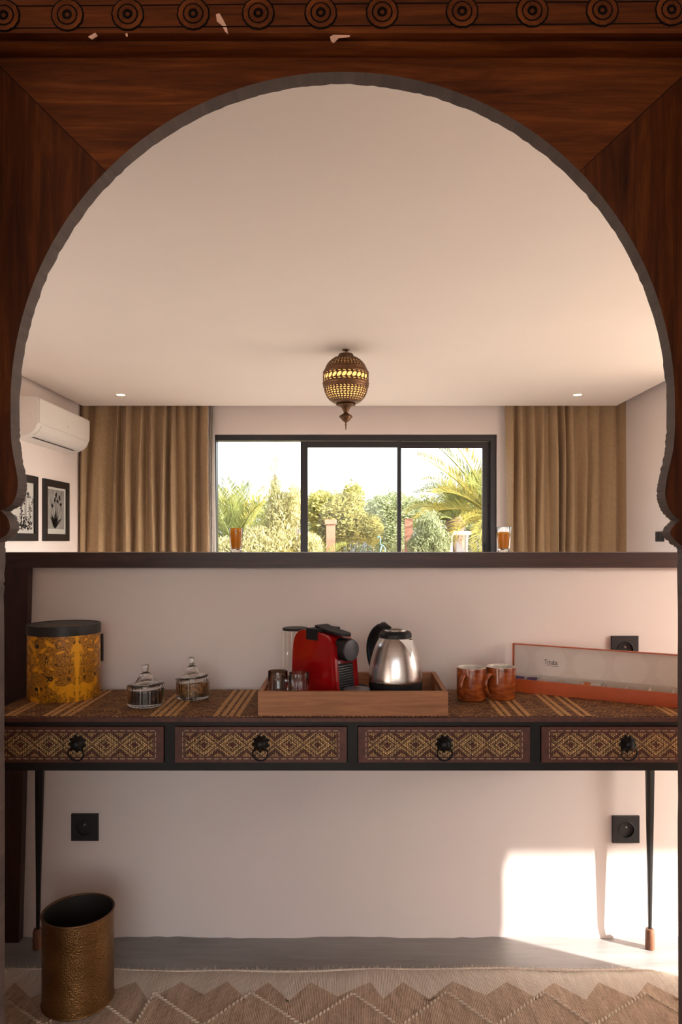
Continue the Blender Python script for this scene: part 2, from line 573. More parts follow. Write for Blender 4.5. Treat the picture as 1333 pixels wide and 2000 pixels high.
wl = walls('wall_left', [(XL - .2, XL, -3.2, 2.7, 0, TOPC), (XL - .2, XL, 4.6, 7.5, 0, TOPC), (XL - .2, XL, 2.7, 4.6, 2.35, TOPC)], M['wall'])  # unseen gap added to let more daylight into the far room
wl['label'] = 'off white left wall with air conditioner and framed prints'
wr = walls('wall_right', [(XR, XR + .2, 2.31, 2.7, 0, TOPC), (XR, XR + .2, 5.7, 7.5, 0, TOPC), (XR, XR + .2, 2.7, 5.7, 2.35, TOPC),  # far room gap is out of view, added for sun and sky light
                          (NX, NX + .2, -3.2, 1.56, 0, TOPC), (NX, NX + .2, 2.02, 2.31, 0, TOPC), (NX, NX + .2, 1.56, 2.02, 1.95, TOPC), (NX, XR + .2, 2.19, 2.33, 0, TOPC)], M['wall'])
wr['label'] = 'off white right wall beside the brown curtain'
wb = walls('wall_back', [(XL - .2, -1.4, -3.2, -3.0, 0, TOPC), (1.2, NX + .2, -3.2, -3.0, 0, TOPC), (-1.4, 1.2, -3.2, -3.0, 2.45, TOPC), (-1.4, 1.2, -3.2, -3.0, 0, .4)], M['wall'])  # opening added and sized to light the arch front and low wall
wb['label'] = 'plain wall behind the camera with a window opening added for light'

# far wall round the window
WX0, WX1 = wx(412, YF), wx(972, YF)
WZ1, WZ0 = wz(848, YF), .06
wf = walls('wall_far', [(XL - .2, WX0, YF, YF + .22, 0, TOPC), (WX1, XR + .2, YF, YF + .22, 0, TOPC),
                        (WX0, WX1, YF, YF + .22, WZ1, TOPC), (WX0, WX1, YF, YF + .22, -.12, WZ0)], M['wall'])
wf['label'] = 'off white far wall above the wide window'

ws = walls('wall_side_block', [(XL, -1.20, YW, YW + .14, 0, TOPC)], M['wall'])  # out of view, added to keep far room light off the near bay
ws['label'] = 'added unseen full height wall that darkens the near bay'
# partition that carries the carved arch
ARX0, ARX1, ARZ = -.80, .765, 2.27
wp = walls('wall_partition', [(XL, ARX0 + .03, 1.44, 1.50, 0, TOPC), (ARX1 - .03, NX, 1.44, 1.50, 0, TOPC), (ARX0 + .03, ARX1 - .03, 1.44, 1.50, 2.17, TOPC)], M['wall'])
wp['label'] = 'partition wall that carries the carved arch'

# low wall behind the console with its dark cap and end post
bm = NB()
n = 90
lx0, lx1 = -1.20, NX
bot = []
wob = [(.004 * math.sin(i * .37) + .003 * rnd.uniform(-1, 1)) for i in range(n + 1)]
vs_ = []
for i in range(n + 1):
    X = lx0 + (lx1 - lx0) * i / n
    vs_.append([bm.verts.new((X, YW + (wob[i] if k == 0 else 0), z)) for k, z in enumerate((0, .03, .5, 1.135))])
for i in range(n):
    for k in range(3):
        bm.faces.new((vs_[i][k], vs_[i+1][k], vs_[i+1][k+1], vs_[i][k+1]))
box(bm, lx0, lx1, YW + .008, YW + .14, 0, 1.135)
lw = struct(obj('wall_low', bm, M['wall'], recalc=False), 'off white low wall behind the console table', 'wall')
lw.data.polygons.foreach_set('use_smooth', [True] * len(lw.data.polygons))
soft(lw, 30)

CAPF = 2.168
CAPZ = wz(1079.5, CAPF)
bm = NB(); box(bm, -1.19, NX, CAPF, 2.345, CAPZ - .045, CAPZ); bevel_all(bm, .002, 1)
cap = struct(obj('trim_1', bm, M['trim']), 'long dark wooden shelf cap on the low wall', 'shelf')
bm = NB()
pz = CAPZ - .045
prism(bm, [(-1.16, 0), (wx(41, 2.175), 0), (wx(60, 2.175), pz), (-1.09, pz)], 2.160, 2.189)
bevel_all(bm, .002, 1)
struct(obj('trim_2', bm, M['trim_z']), 'dark wooden upright post at left end of the low wall', 'post')

# ------------------------------------------------------------------ far window (three panels)
def window():
    root = struct(empty('window_1', (0, YF + .10, 0)), 'wide dark framed sliding window with three panes', 'window')
    d = YF + .10
    X = lambda p: wx(p, d)
    Z = lambda p: wz(p, d)
    x0, x1, zt, zb = WX0 - .001, WX1 + .001, WZ1 + .001, WZ0
    f = M['frame']
    # outer frame
    bbox('frame_jamb', x0, X(424.5), -.06, .06, zb, zt, f, root, .004)
    bbox('frame_jamb', X(957), x1, -.06, .06, zb, zt, f, root, .004)
    bbox('frame_head', X(424.5), X(957), -.06, .06, Z(862), zt, f, root, .004)
    bbox('frame_sill', X(424.5), X(957), -.06, .06, zb, zb + .06, f, root, .004)
    # fixed left pane, middle sash, right sash
    def sash(name, a, b, ia, ib, top, y0, y1):
        s = link(bpy.data.objects.new(name, None), root)
        s.location = (0, 0, 0)
        zb2 = zb + .06
        bbox('stile', X(a), X(ia), y0, y1, zb2, Z(863), f, s, .003)
        bbox('stile', X(ib), X(b), y0, y1, zb2, Z(863), f, s, .003)
        bbox('rail', X(ia), X(ib), y0, y1, Z(top), Z(863), f, s, .003)
        bbox('rail', X(ia), X(ib), y0, y1, zb2, zb2 + .07, f, s, .003)
        bbox('pane', X(ia), X(ib), (y0 + y1) / 2 - .003, (y0 + y1) / 2 + .003, zb2 + .07, Z(top), M['pane'], s)
    bbox('pane', X(424.5), X(590), .012, .018, zb + .06, Z(862), M['pane'], root)
    sash('sash', 588, 783.5, 602, 777, 875, -.045, -.015)
    sash('sash', 776, 957, 783.5, 943, 875, .0, .03)
    bbox('handle', X(947), X(951), -.02, -.002, 1.02, 1.17, M['black_plastic'], root, .003)
window()

# ------------------------------------------------------------------ curtains
def curtain(name, px0, px1, folds, zt, zb, depth, amp, mat, label, group, seed, nx=420, nz=26, flare=0.0, flat=None):
    r = random.Random(seed)
    x0, x1 = wx(px0, depth), wx(px1, depth)
    # irregular folds: list of (centre u, width, height)
    F_ = []
    u = 0.0
    while u < 1.0:
        w = r.uniform(.6, 1.5) / folds
        if flat and flat[0] < u < flat[1]:
            w *= 1.7
        F_.append((u + w/2, w, r.uniform(.55, 1.15) * (0.6 if flat and flat[0] < u < flat[1] else 1), r.uniform(-.35, .35)))
        u += w
    vs = []
    for k in range(nz + 1):
        t = k / nz                    # 0 top .. 1 bottom
        z = zt + (zb - zt) * t
        for i in range(nx + 1):
            u = i / nx
            h = 0.0
            for c, w, a, sk in F_:
                c2 = c + sk * .45 * w * (t - .3)
                q = (u - c2) / (w * .5)
                if q > 0: q *= 2.4
                if abs(q) < 1.25:
                    h = max(h, a * math.cos(min(1, abs(q) / 1.25) * PI / 2) ** 1.3)
            pinch = .55 + .45 * min(1, t * 4)
            X = x0 + (x1 - x0) * u + flare * t * (u - .5) + .012 * math.sin(u * 31 + t * 3)
            vs.append((X, -amp * (h * pinch - .3) + .006 * math.sin(u * 70 + t * 9), z))
    fs = []
    for k in range(nz):
        for i in range(nx):
            a = k * (nx + 1) + i
            fs.append((a, a + nx + 1, a + nx + 2, a + 1))
    me = bpy.data.meshes.new(name)
    me.from_pydata([(x, y, z) for x, y, z in vs], [], fs)
    o = mesh_obj(name, me, mat, None, True)
    o.location = (0, depth, 0)
    sol = o.modifiers.new('thick', 'SOLIDIFY'); sol.thickness = .003
    tag(o, label, 'curtain', group)
    return o

curtain('linen_curtain', 155, 408, 11, 2.66, .02, 7.135, .12, M['linen'], 'brown linen curtain hanging left of the window beside the air conditioner', 'brown linen curtains', 3, flare=.04, flat=(0, .3))
curtain('linen_curtain', 987, 1229, 11, 2.66, .02, 7.135, .12, M['linen'], 'brown linen curtain hanging right of the window behind the filled glass', 'brown linen curtains', 11, flare=-.02, flat=(.5, 1))
curtain('sheer_curtain', 394, 420, 4, 2.66, .02, 7.19, .03, M['sheer'], 'narrow white sheer curtain at the left edge of the window', None, 5, nx=90)

# ------------------------------------------------------------------ recessed downlights
def downlight(px, label):
    d = 1.30 * F / (VY - 771)
    t = empty('recessed_downlight', (wx(px, d), d, CEIL))
    bm = NB()
    lathe(bm, [(.036, -.001), (.050, -.003), (.054, -.0015), (.054, .0), (.036, .0)], 32, cap0=False, cap1=False)
    soft(obj('trim_ring', bm, M['white'], t))
    bm = NB(); lathe(bm, [(.036, -.0012), (.018, -.002), (.004, -.002)], 24, cap0=False)
    soft(obj('lens', bm, M['spot_glow'], t))
    tag(t, label, 'downlight', 'recessed ceiling downlights')
downlight(236, 'small lit round downlight in the ceiling above the left curtain')
downlight(1129, 'small lit round downlight in the ceiling above the right curtain')

# ------------------------------------------------------------------ pierced brass lantern
def lantern():
    d = 1.30 * F / (VY - 683)
    k = d / F
    t = empty('pierced_lantern', (wx(676, d), d, CEIL))
    Zp = lambda py: (683 - py) * k
    Rp = lambda w: w * k
    NU = 44
    def pierced(name, prof, inset, rot=0.0, NU=36):
        """shell of revolution whose cells each carry a pierced hole"""
        bm = NB()
        rings = []
        for j, (r, z) in enumerate(prof):
            off = .5 * (j % 2) * rot
            rings.append([bm.verts.new((r*math.cos(2*PI*(i+off)/NU), r*math.sin(2*PI*(i+off)/NU), z)) for i in range(NU)])
        for j in range(len(rings)-1):
            for i in range(NU):
                q = [rings[j][i], rings[j][(i+1) % NU], rings[j+1][(i+1) % NU], rings[j+1][i]]
                c = sum((v.co for v in q), Vector()) / 4
                if inset is None or inset[j] is None:
                    bm.faces.new(q); continue
                sh = inset[j]
                oct_ = []
                for a in range(4):
                    A, B = q[a].co, q[(a+1) % 4].co
                    oct_.append(bm.verts.new(c + (A - c) * sh * .72))
                    oct_.append(bm.verts.new(c + ((A + B)/2 - c) * sh))
                for a in range(4):
                    bm.faces.new((q[a], oct_[2*a+1], oct_[2*a]))
                    bm.faces.new((q[a], q[(a+1) % 4], oct_[2*a+1]))
                    bm.faces.new((q[(a+1) % 4], oct_[(2*a+2) % 8], oct_[2*a+1]))
        o = obj(name, bm, M['lantern'], t, True)
        s = o.modifiers.new('thick', 'SOLIDIFY'); s.thickness = .0025; s.offset = -1
        return o
    # hook, chain ring and top collar
    bm = NB()
    lathe(bm, [(Rp(7), 0), (Rp(7), -.006), (Rp(3), -.010), (Rp(1.2), -.012), (Rp(1.2), Zp(693))], 16, cap0=True)
    tube(bm, [(Rp(4)*math.cos(a), 0, Zp(689) + Rp(4)*math.sin(a)) for a in [2*PI*i/14 for i in range(14)]], .0022, 6, True)
    obj('ceiling_hook', bm, M['lantern'], t, True)
    bm = NB()
    lathe(bm, [(Rp(4), Zp(690.5)), (Rp(13.5), Zp(691.5)), (Rp(14.5), Zp(693)), (Rp(15.5), Zp(696)), (Rp(18), Zp(697.5))], 40, cap1=False)
    obj('top_collar', bm, M['lantern_rim'], t, True)
    up = [(Rp(w), Zp(y)) for w, y in ((18, 697.5), (24.5, 700.5), (29.5, 704), (33.2, 707.5), (36, 711), (38.3, 714.5), (40, 718), (41.5, 722))]
    pierced('upper_dome', up, [None, .40, .46, .5, .46, .40, None], 1.0)
    bm = NB()
    lathe(bm, [(Rp(41.5), Zp(722)), (Rp(43), Zp(724)), (Rp(42.5), Zp(726)), (Rp(45), Zp(727.5)), (Rp(45), Zp(730)), (Rp(44.2), Zp(730.5))], 48, cap0=False, cap1=False)
    obj('upper_rim', bm, M['lantern_rim'], t, True)
    mid = [(Rp(44.3), Zp(730.5)), (Rp(44.8), Zp(733.3)), (Rp(45), Zp(739)), (Rp(44.8), Zp(744.7)), (Rp(44.3), Zp(747.5))]
    pierced('pierced_band', [mid[0], mid[1], mid[3], mid[4]], [.6, .86, .6], 1.0, 28)
    bm = NB()
    lathe(bm, [(Rp(44.2), Zp(747.5)), (Rp(45.5), Zp(748)), (Rp(45.5), Zp(751)), (Rp(44), Zp(752.5)), (Rp(44.8), Zp(754)), (Rp(44.5), Zp(756.5)), (Rp(43), Zp(758))], 48, cap0=False, cap1=False)
    obj('lower_rim', bm, M['lantern_rim'], t, True)
    lo = [(Rp(w), Zp(y)) for w, y in ((43, 758), (42.6, 761.5), (41.6, 765.5), (40.2, 769.5), (38.2, 773.5), (35.6, 777.5), (32.4, 781.2), (28.5, 784.5), (24, 787), (17, 790))]
    pierced('lower_bowl', lo, [.5, .66, .7, .7, .7, .66, .5, None, None], 1.0)
    bm = NB()
    lathe(bm, [(Rp(w), Zp(y)) for w, y in ((17, 789.5), (19, 790.5), (18, 792.5), (12, 794), (9, 796), (7.5, 799), (5, 803), (4, 806), (6, 808.5), (11, 811), (13, 813.5), (13, 815),
               (10.5, 816.5), (11, 817.5), (8, 819.5), (8.2, 820.5), (5, 823), (2, 825), (1.2, 828), (2.2, 829.5), (1.2, 831), (.8, 839.5))], 28)
    obj('finial', bm, M['lantern'], t, True)
    bm = NB()
    lathe(bm, [(r*.93, z) for r, z in up[1:]] + [(r*.93, z) for r, z in mid] + [(r*.93, z) for r, z in lo[:-1]], 40)
    obj('glowing_liner', bm, M['lamp_glow'], t, True)
    tag(t, 'round pierced brass lantern glowing amber under the ceiling', 'lamp')
lantern()

# ------------------------------------------------------------------ air conditioner on the left wall
def aircon():
    y0, y1 = 5.70, 6.80
    t = empty('air_conditioner', (XL, y0, 2.0))
    # profile: p = distance from the wall, q = height above the base
    prof = [(.0, .0), (.10, .012), (.150, .030), (.190, .062), (.212, .105), (.220, .150), (.222, .29), (.214, .314), (.195, .325), (.0, .325)]
    pr = catmull(prof[1:-2], 5)
    pr = [prof[0]] + pr + [prof[-2], prof[-1]]
    L = y1 - y0
    def shell(name, a, b, s, mat):
        bm = NB()
        A = [bm.verts.new((p*s, a, .16 + (q-.16)*s)) for p, q in pr]; B = [bm.verts.new((p*s, b, .16 + (q-.16)*s)) for p, q in pr]
        bm.faces.new(A); bm.faces.new(B[::-1])
        for i in range(len(pr)):
            bm.faces.new((A[i], B[i], B[(i+1) % len(pr)], A[(i+1) % len(pr)]))
        return soft(obj(name, bm, mat, t), 30)
    shell('body', .0, L, .985, M['white'])
    # front cover, one panel above the split line
    def strip(name, qa, qb, off, a, b, mat):
        bm = NB()
        pts = [(p, q) for p, q in pr if qa <= q <= qb and p > .02]
        rows = []
        for yy in (a, b):
            rows.append([[bm.verts.new((p + o, yy, q)) for p, q in pts] for o in (off, off - .006)])
        for i in range(len(pts)-1):
            bm.faces.new((rows[0][0][i], rows[0][0][i+1], rows[1][0][i+1], rows[1][0][i]))
            bm.faces.new((rows[0][1][i], rows[1][1][i], rows[1][1][i+1], rows[0][1][i+1]))
        for r in (0, 1):
            for i in range(len(pts)-1):
                bm.faces.new((rows[r][0][i], rows[r][0][i+1], rows[r][1][i+1], rows[r][1][i]))
        for e in (0, -1):
            bm.faces.new((rows[0][0][e], rows[1][0][e], rows[1][1][e], rows[0][1][e]))
        return soft(obj(name, bm, mat, t), 30)
    strip('front_cover', .115, .33, .004, .012, L - .012, M['white'])
    strip('louver_flap', .027, .106, .004, .07, L - .07, M['white'])
    strip('outlet_slot', .0165, .0225, .0012, .12, L - .12, M['slot'])
    bbox('status_light', .226, .228, L * .52, L * .52 + .012, .17, .175, M['slot'], t)
    tag(t, 'white wall air conditioner mounted beside the left curtain', 'air conditioner')
aircon()

# ------------------------------------------------------------------ framed prints on the left wall
def picture(y0, y1, z0, z1, label, kind):
    t = empty('framed_print', (XL, y0, z0))
    w, h = y1 - y0, z1 - z0
    b = .062
    m = M['picture_black']
    bbox('frame_side', 0, .025, 0, b, 0, h, m, t, .002)
    bbox('frame_side', 0, .025, w - b, w, 0, h, m, t, .002)
    bbox('frame_rail', 0, .0248, b, w - b, 0, b, m, t, .002)
    bbox('frame_rail', 0, .0248, b, w - b, h - b, h, m, t, .002)
    pr = bbox('print', 0, .010, b, w - b, b, h - b, M['paper'], t)
    r = random.Random(kind)
    if kind == 1:
        bbox('photo_area', .010, .0106, b + .035, w - b - .035, b + .045, h - b - .02, M['paper_grey'], t)
        bm = NB()
        cx, cz = w * .50, b + .05
        def blade(pts, r0):
            q = [Vector((.0112, y, z)) for y, z in pts]
            n = len(q)
            L_, R_ = [], []
            for i, p in enumerate(q):
                tg = (q[min(i+1, n-1)] - q[max(i-1, 0)]).normalized()
                nn = Vector((0, -tg.z, tg.y)) * r0[i]
                L_.append(bm.verts.new(p + nn)); R_.append(bm.verts.new(p - nn))
            for i in range(n-1):
                bm.faces.new((L_[i], L_[i+1], R_[i+1], R_[i]))
        for i, (dx, hh) in enumerate(((-.03, .26), (.03, .24), (-.09, .2), (.07, .28), (.0, .3), (.10, .22))):
            blade([(cx, cz + .02), (cx + dx*.4, cz + hh*.5), (cx + dx, cz + hh)], [.004, .003, .002])
            for _ in range(7):
                a = r.uniform(0, 2*PI); L2 = r.uniform(.015, .034)
                blade([(cx + dx, cz + hh), (cx + dx + L2*.5*math.cos(a), cz + hh + L2*.6*math.sin(a)), (cx + dx + L2*math.cos(a), cz + hh + L2*math.sin(a))], [.004, .011, .001])
        for i in range(9):
            a = r.uniform(.5, 2.6); L2 = r.uniform(.08, .19)
            blade([(cx - .02, cz), (cx - .02 + L2*.5*math.cos(a), cz + L2*.6*math.sin(a)), (cx - .02 + L2*math.cos(a), cz + L2*.9*math.sin(a))], [.003, .018, .001])
        obj('ink_flowers', bm, M['ink'], t, recalc=False)
    else:
        bm = NB()
        for i in range(7):
            yy = w * (.45 + .07*i) + r.uniform(-.02, .02); zt2 = h * r.uniform(.45, .75)
            v = [bm.verts.new((.0112, a, z)) for a, z in ((yy-.004, b+.05), (yy+.004, b+.05), (yy+.003, zt2), (yy-.003, zt2))]
            bm.faces.new(v)
            for _ in range(14):
                a = r.uniform(-.5, PI + .5); L2 = r.uniform(.03, .06)
                p = (yy + L2*math.cos(a), zt2 + L2*math.sin(a)); q = (yy + L2*.6*math.cos(a) - .006*math.sin(a), zt2 + L2*.6*math.sin(a) + .006*math.cos(a))
                bm.faces.new([bm.verts.new((.0112, *c)) for c in ((yy, zt2), q, p)])
        for i in range(150):
            yy = r.uniform(w*.3, w - b - .03); zz = b + .03 + abs(r.gauss(0, .07))
            s = r.uniform(.006, .018); a = r.uniform(0, PI)
            bm.faces.new([bm.verts.new((.0113, yy + s*math.cos(a + g), zz + s*.8*math.sin(a + g))) for g in (0, 2.0, 4.2)])
        obj('ink_palms', bm, M['ink'], t, recalc=False)
    gz = bbox('glazing', .012, .0135, b, w - b, b, h - b, M['pane'], t)
    tag(t, label, 'picture', 'black framed prints on the left wall')
ZP = CAMZ + .002
picture(6.277, 6.827, ZP, ZP + .54, 'black framed print of flowers hanging nearest the left curtain', 1)
picture(5.585, 6.150, ZP, ZP + .54, 'black framed print of palm trees half hidden by the carved arch', 2)

# switch on the right wall
t = empty('wall_switch', (XR, 6.27, wz(1048, 6.35)))
bbox('plate', -.010, 0, 0, .166, -.044, .044, M['socket'], t, .002)
bbox('rocker', -.014, -.010, .012, .078, -.032, .032, M['socket'], t, .001)
bbox('rocker', -.014, -.010, .088, .154, -.032, .032, M['socket'], t, .001)
tag(t, 'small black wall switch on the right wall beside the arch', 'switch')

# ------------------------------------------------------------------ wall sockets on the low wall
def socket_proto(loc):
    t = empty('wall_socket', loc)
    bm = NB()
    s, r = .0405, .0235
    bmo = []
    # plate with a round well
    N = 40
    def sq(a):
        c, s2 = math.cos(a), math.sin(a)
        k = s / max(abs(c), abs(s2))
        return (k*c, k*s2)
    angs = sorted(set([2*PI*i/N for i in range(N)] + [PI/4, 3*PI/4, 5*PI/4, 7*PI/4]))
    rows = []
    for a in angs:
        x, z = sq(a)
        c, q = math.cos(a), math.sin(a)
        rows.append([bm.verts.new(p) for p in ((x, 0, z), (x, -.007, z), (x*.975, -.009, z*.975), (r*1.06*c, -.009, r*1.06*q), (r*c, -.0105, r*q), (r*.97*c, -.0085, r*.97*q), (r*.95*c, -.002, r*.95*q))])
    for i in range(len(angs)):
        A, B = rows[i], rows[(i+1) % len(angs)]
        for j in range(6):
            bm.faces.new((A[j], B[j], B[j+1], A[j+1]))
    bm.faces.new([q[6] for q in rows])
    soft(obj('plate', bm, M['socket'], t), 25)
    for x, z, rr, mat, nm, y in ((-.0095, -.004, .0032, 'slot', 'pin_hole', -.0026), (.0095, -.004, .0032, 'slot', 'pin_hole', -.0026), (0, .008, .0026, 'steel_pin', 'earth_pin', -.010)):
        bm = NB()
        a = [bm.verts.new((x + rr*math.cos(2*PI*i/14), y, z + rr*math.sin(2*PI*i/14))) for i in range(14)]
        b = [bm.verts.new((v.co.x, -.0015, v.co.z)) for v in a]
        bm.faces.new(a)
        for i in range(14): bm.faces.new((a[i], a[(i+1) % 14], b[(i+1) % 14], b[i]))
        obj(nm, bm, M[mat], t)
    return t
SK = []
for i, (px, py, lab) in enumerate(((167, 1614.5, 'black square wall socket low on the wall above the brass bin'),
                                   (1222, 1618.5, 'black square wall socket low on the wall beside the right table leg'),
                                   (1220, 1268, 'black square wall socket half hidden behind the open orange box'),
                                   (176, 1264, 'black wall socket mostly hidden behind the yellow canister'))):
    loc = (wx(px, YW), YW, wz(py, YW))
    if i == 0: o = socket_proto(loc)
    else:
        o = copy_tree(SK[0]); o.location = loc
    SK.append(o)
    tag(o, lab, 'socket', 'black sockets on the low wall')

# ------------------------------------------------------------------ carved wooden arch
def arch():
    yb, yf = 1.44, 1.40
    t = empty('carved_arch', (0, yf, 0))
    b2w = lambda px, py: (wx(px, yb), wz(py, yb))
    f2w = lambda px, py: (wx(px, yf), wz(py, yf))
    left = [(9, 1500), (9, 1190), (9, 1134), (11, 1075), (11, 1059), (20, 1052), (30, 1046), (36, 1038), (38, 1030), (35, 1016), (29, 1007), (20, 999), (33, 993), (42, 986), (49, 973), (52, 959), (53, 945), (50.5, 925), (47, 906), (43.5, 888), (40.5, 865), (39.3, 835)]
    right = [(1302, 836), (1300.5, 862), (1298, 885), (1293, 908), (1288, 930), (1284.5, 950), (1283, 966), (1285, 981), (1291, 996), (1300, 1008), (1311, 1017), (1301, 1026), (1295, 1034), (1293, 1041), (1297, 1049), (1305, 1058), (1315, 1066), (1323, 1071), (1324, 1080), (1324, 1300), (1325, 1600)]
    cx, cy, rr = 670.5, 797.0, 631.3
    def refine(pts, step=9):
        out = []
        for (x0, y0), (x1, y1) in zip(pts[:-1], pts[1:]):
            k = max(1, int(math.hypot(x1-x0, y1-y0) / step))
            k = min(k, 12)
            for i in range(k): out.append((x0 + (x1-x0)*i/k, y0 + (y1-y0)*i/k))
        out.append(pts[-1]); return out
    def smooth_list(pts, cusps):
        """catmull between cusps"""
        out = []; seg = []
        for p in pts:
            seg.append(p)
            if p in cusps:
                out += catmull(seg, 5)[:-1]; seg = [p]
        out += catmull(seg, 5)
        return out
    L = smooth_list(left, {(11, 1075), (11, 1059), (20, 999)})
    Rr = smooth_list(right, {(1311, 1017), (1323, 1071), (1324, 1080)})
    circ = []
    NA = 170
    for i in range(1, NA):
        a = PI - PI * i / NA
        circ.append((cx + rr*math.cos(a), cy - rr*math.sin(a)))
    prof = [b2w(*p) for p in ([(9, 2120)] + L + circ + Rr + [(1327, 2120)])]
    # inner edge sits on the floor
    prof[0] = (prof[0][0], 0.0); prof[-1] = (prof[-1][0], 0.0)
    mi_l = min(range(len(prof)), key=lambda i: (prof[i][0]-b2w(217, 356)[0])**2 + (prof[i][1]-b2w(217, 356)[1])**2)
    mi_r = min(range(len(prof)), key=lambda i: (prof[i][0]-b2w(1134, 345)[0])**2 + (prof[i][1]-b2w(1134, 345)[1])**2)
    cl, cr = f2w(-17, 113), f2w(1373, 113)
    zt = cl[1]
    def board(name, inner, outer, mat, seed):
        r = random.Random(seed)
        bm = NB()
        poly = inner + outer
        n_in = len(inner)
        A = [bm.verts.new((x, 0, z)) for x, z in poly]
        mid, B = [], []
        for i, (x, z) in enumerate(poly):
            dx = dz = 0
            if 0 < i < n_in - 1:
                # chipped rear arris
                tx, tz = poly[i+1][0]-poly[i-1][0], poly[i+1][1]-poly[i-1][1]
                ln = math.hypot(tx, tz) or 1
                j = r.uniform(-.0008, .0014) + (.0012 if r.random() < .08 else 0)
                dx, dz = -tz/ln*j, tx/ln*j
            mid.append(bm.verts.new((x + dx*.3, .022, z + dz*.3)))
            B.append(bm.verts.new((x + dx, yb - yf, z + dz)))
        n = len(poly)
        bm.faces.new(A).material_index = 0
        bm.faces.new(B[::-1]).material_index = 0
        for U, V in ((A, mid), (mid, B)):
            for i in range(n):
                f = bm.faces.new((U[i], V[i], V[(i+1) % n], U[(i+1) % n]))
                f.material_index = 1 if i < n_in - 1 else 0
        bmesh.ops.recalc_face_normals(bm, faces=bm.faces)
        bmesh.ops.triangulate(bm, faces=[f for f in bm.faces if len(f.verts) > 4], ngon_method='EAR_CLIP')
        o = obj(name, bm, [mat, M['arch_edge']], t)
        return o
    jl = prof[:mi_l + 1]; top = prof[mi_l:mi_r + 1]; jr = prof[mi_r:]
    board('left_board', jl, [cl, (ARX0, zt), (ARX0, 0)], M['arch_z_dimmed'], 1)
    board('top_board', top, [cr, cl], M['arch_x'], 2)
    board('right_board', jr, [(ARX1, 0), (ARX1, zt), cr], M['arch_z_dimmed'], 3)
    for c_, p_ in ((cl, prof[mi_l]), (cr, prof[mi_r])):
        d_ = Vector((p_[0]-c_[0], p_[1]-c_[1])).normalized(); q_ = Vector((-d_.y, d_.x)) * .0007
        bm = NB()
        prism(bm, [(c_[0]+q_.x, c_[1]+q_.y), (p_[0]+q_.x, p_[1]+q_.y), (p_[0]-q_.x, p_[1]-q_.y), (c_[0]-q_.x, c_[1]-q_.y)], -.0003, .001)
        obj('mitre_joint', bm, M['arch_dark'], t)
    # outer stiles beyond view, made deep to shade the boards' edges
    bbox('shading_stile', ARX0 - .07, -.692, -.18, -.0, 0, zt, M['arch_z_dimmed'], t, .003)
    bbox('shading_stile', .650, ARX1 + .07, -.18, -.0, 0, zt, M['arch_z_dimmed'], t, .003)
    # rounded moulding under the frieze
    ym = 1.365
    z0, z1 = zt, wz(74, ym)
    h = z1 - z0
    bm = NB()
    pts = [(.03, 0), (-.012, 0), (-.022, h*.12), (-.030, h*.34), (-.034, h*.55), (-.032, h*.78), (-.026, h*.93), (-.022, h), (.03, h)]
    A = [bm.verts.new((ARX0 - .07, p, z0 + q)) for p, q in pts]; B = [bm.verts.new((ARX1 + .07, p, z0 + q)) for p, q in pts]
    bm.faces.new(A[::-1]); bm.faces.new(B)
    for i in range(len(pts)):
        j = (i+1) % len(pts); bm.faces.new((A[i], A[j], B[j], B[i]))
    soft(obj('moulding', bm, M['arch_x'], t), 40)
    # carved frieze with dark ringed rosettes
    yq = 1.352
    fz0, fz1 = z1, z1 + .125
    fr = bbox('frieze_board', ARX0 - .07, ARX1 + .07, yq - yf, .03, fz0, fz1, M['arch_x'], t, .002)
    def fp(px, py): return wx(px, yq), wz(py, yq)
    for a, b in ((13, 2), (56, 45)):
        bm = NB()
        (xa, za), (xb, zb) = fp(-90, a), fp(1440, b)
        prism(bm, [(xa, za-.0011), (xb, zb-.0011), (xb, zb+.0011), (xa, za+.0011)], yq - yf - .0006, yq - yf + .002)
        obj('carved_line', bm, M['arch_dark'], t)
    ros = None
    for i, px in enumerate((8, 132, 250, 378, 505, 627, 747, 903, 1040, 1177, 1312)):
        py = 31 - px * .0085
        x, z = fp(px, py)
        if ros is None:
            bm = NB()
            def ring(r0, r1, y0, mi):
                N = 40
                vs = [[bm.verts.new((r*math.cos(2*PI*k/N)*(1+.02*math.sin(3*k)), y, r*math.sin(2*PI*k/N)*(1+.02*math.cos(2*k)))) for k in range(N)] for r, y in ((r0, .001), (r0, y0), (r1, y0), (r1, .001))]
                for a in range(3):
                    for k in range(N):
                        bm.faces.new((vs[a][k], vs[a][(k+1) % N], vs[a+1][(k+1) % N], vs[a+1][k])).material_index = mi
            ring(.0276, .0305, -.0012, 0)
            ring(.0195, .0275, -.0022, 1)
            ring(.0165, .0194, -.0012, 0)
            ring(.0095, .0164, -.0026, 1)
            ring(.0040, .0094, -.0014, 0)
            ring(.0001, .0039, -.0020, 1)
            ros = obj('rosette', bm, [M['arch_dark'], M['arch_x']], t)
            o = ros
        else:
            o = ros.copy(); link(o, t)
        o.location = (x, yq - yf, z)
        o.rotation_euler = (0, rnd.uniform(0, 6), 0)
    # chipped spots of bare wood
    for i, (pts, yy) in enumerate((([(422, 28), (429, 26), (437, 40), (443, 52), (446, 67), (440, 62), (434, 50), (424, 42)], yq),
                      ([(645, 72), (652, 68), (683, 69), (684, 72), (662, 74), (652, 84), (647, 80)], yq),
                      ([(172, 72), (186, 64), (191, 70), (180, 77)], yq), ([(245, 66), (249, 65), (250, 71), (246, 71)], yq))):
        bm = NB()
        prism(bm, [(wx(a, yy), wz(b, yy)) for a, b in pts], yy - yf - .0004, yy - yf + .001)
        obj('bare_wood_chip', bm, M['chip'], t)
    tag(t, 'carved dark wooden keyhole arch in the foreground with rosettes on top', 'arch')
arch()

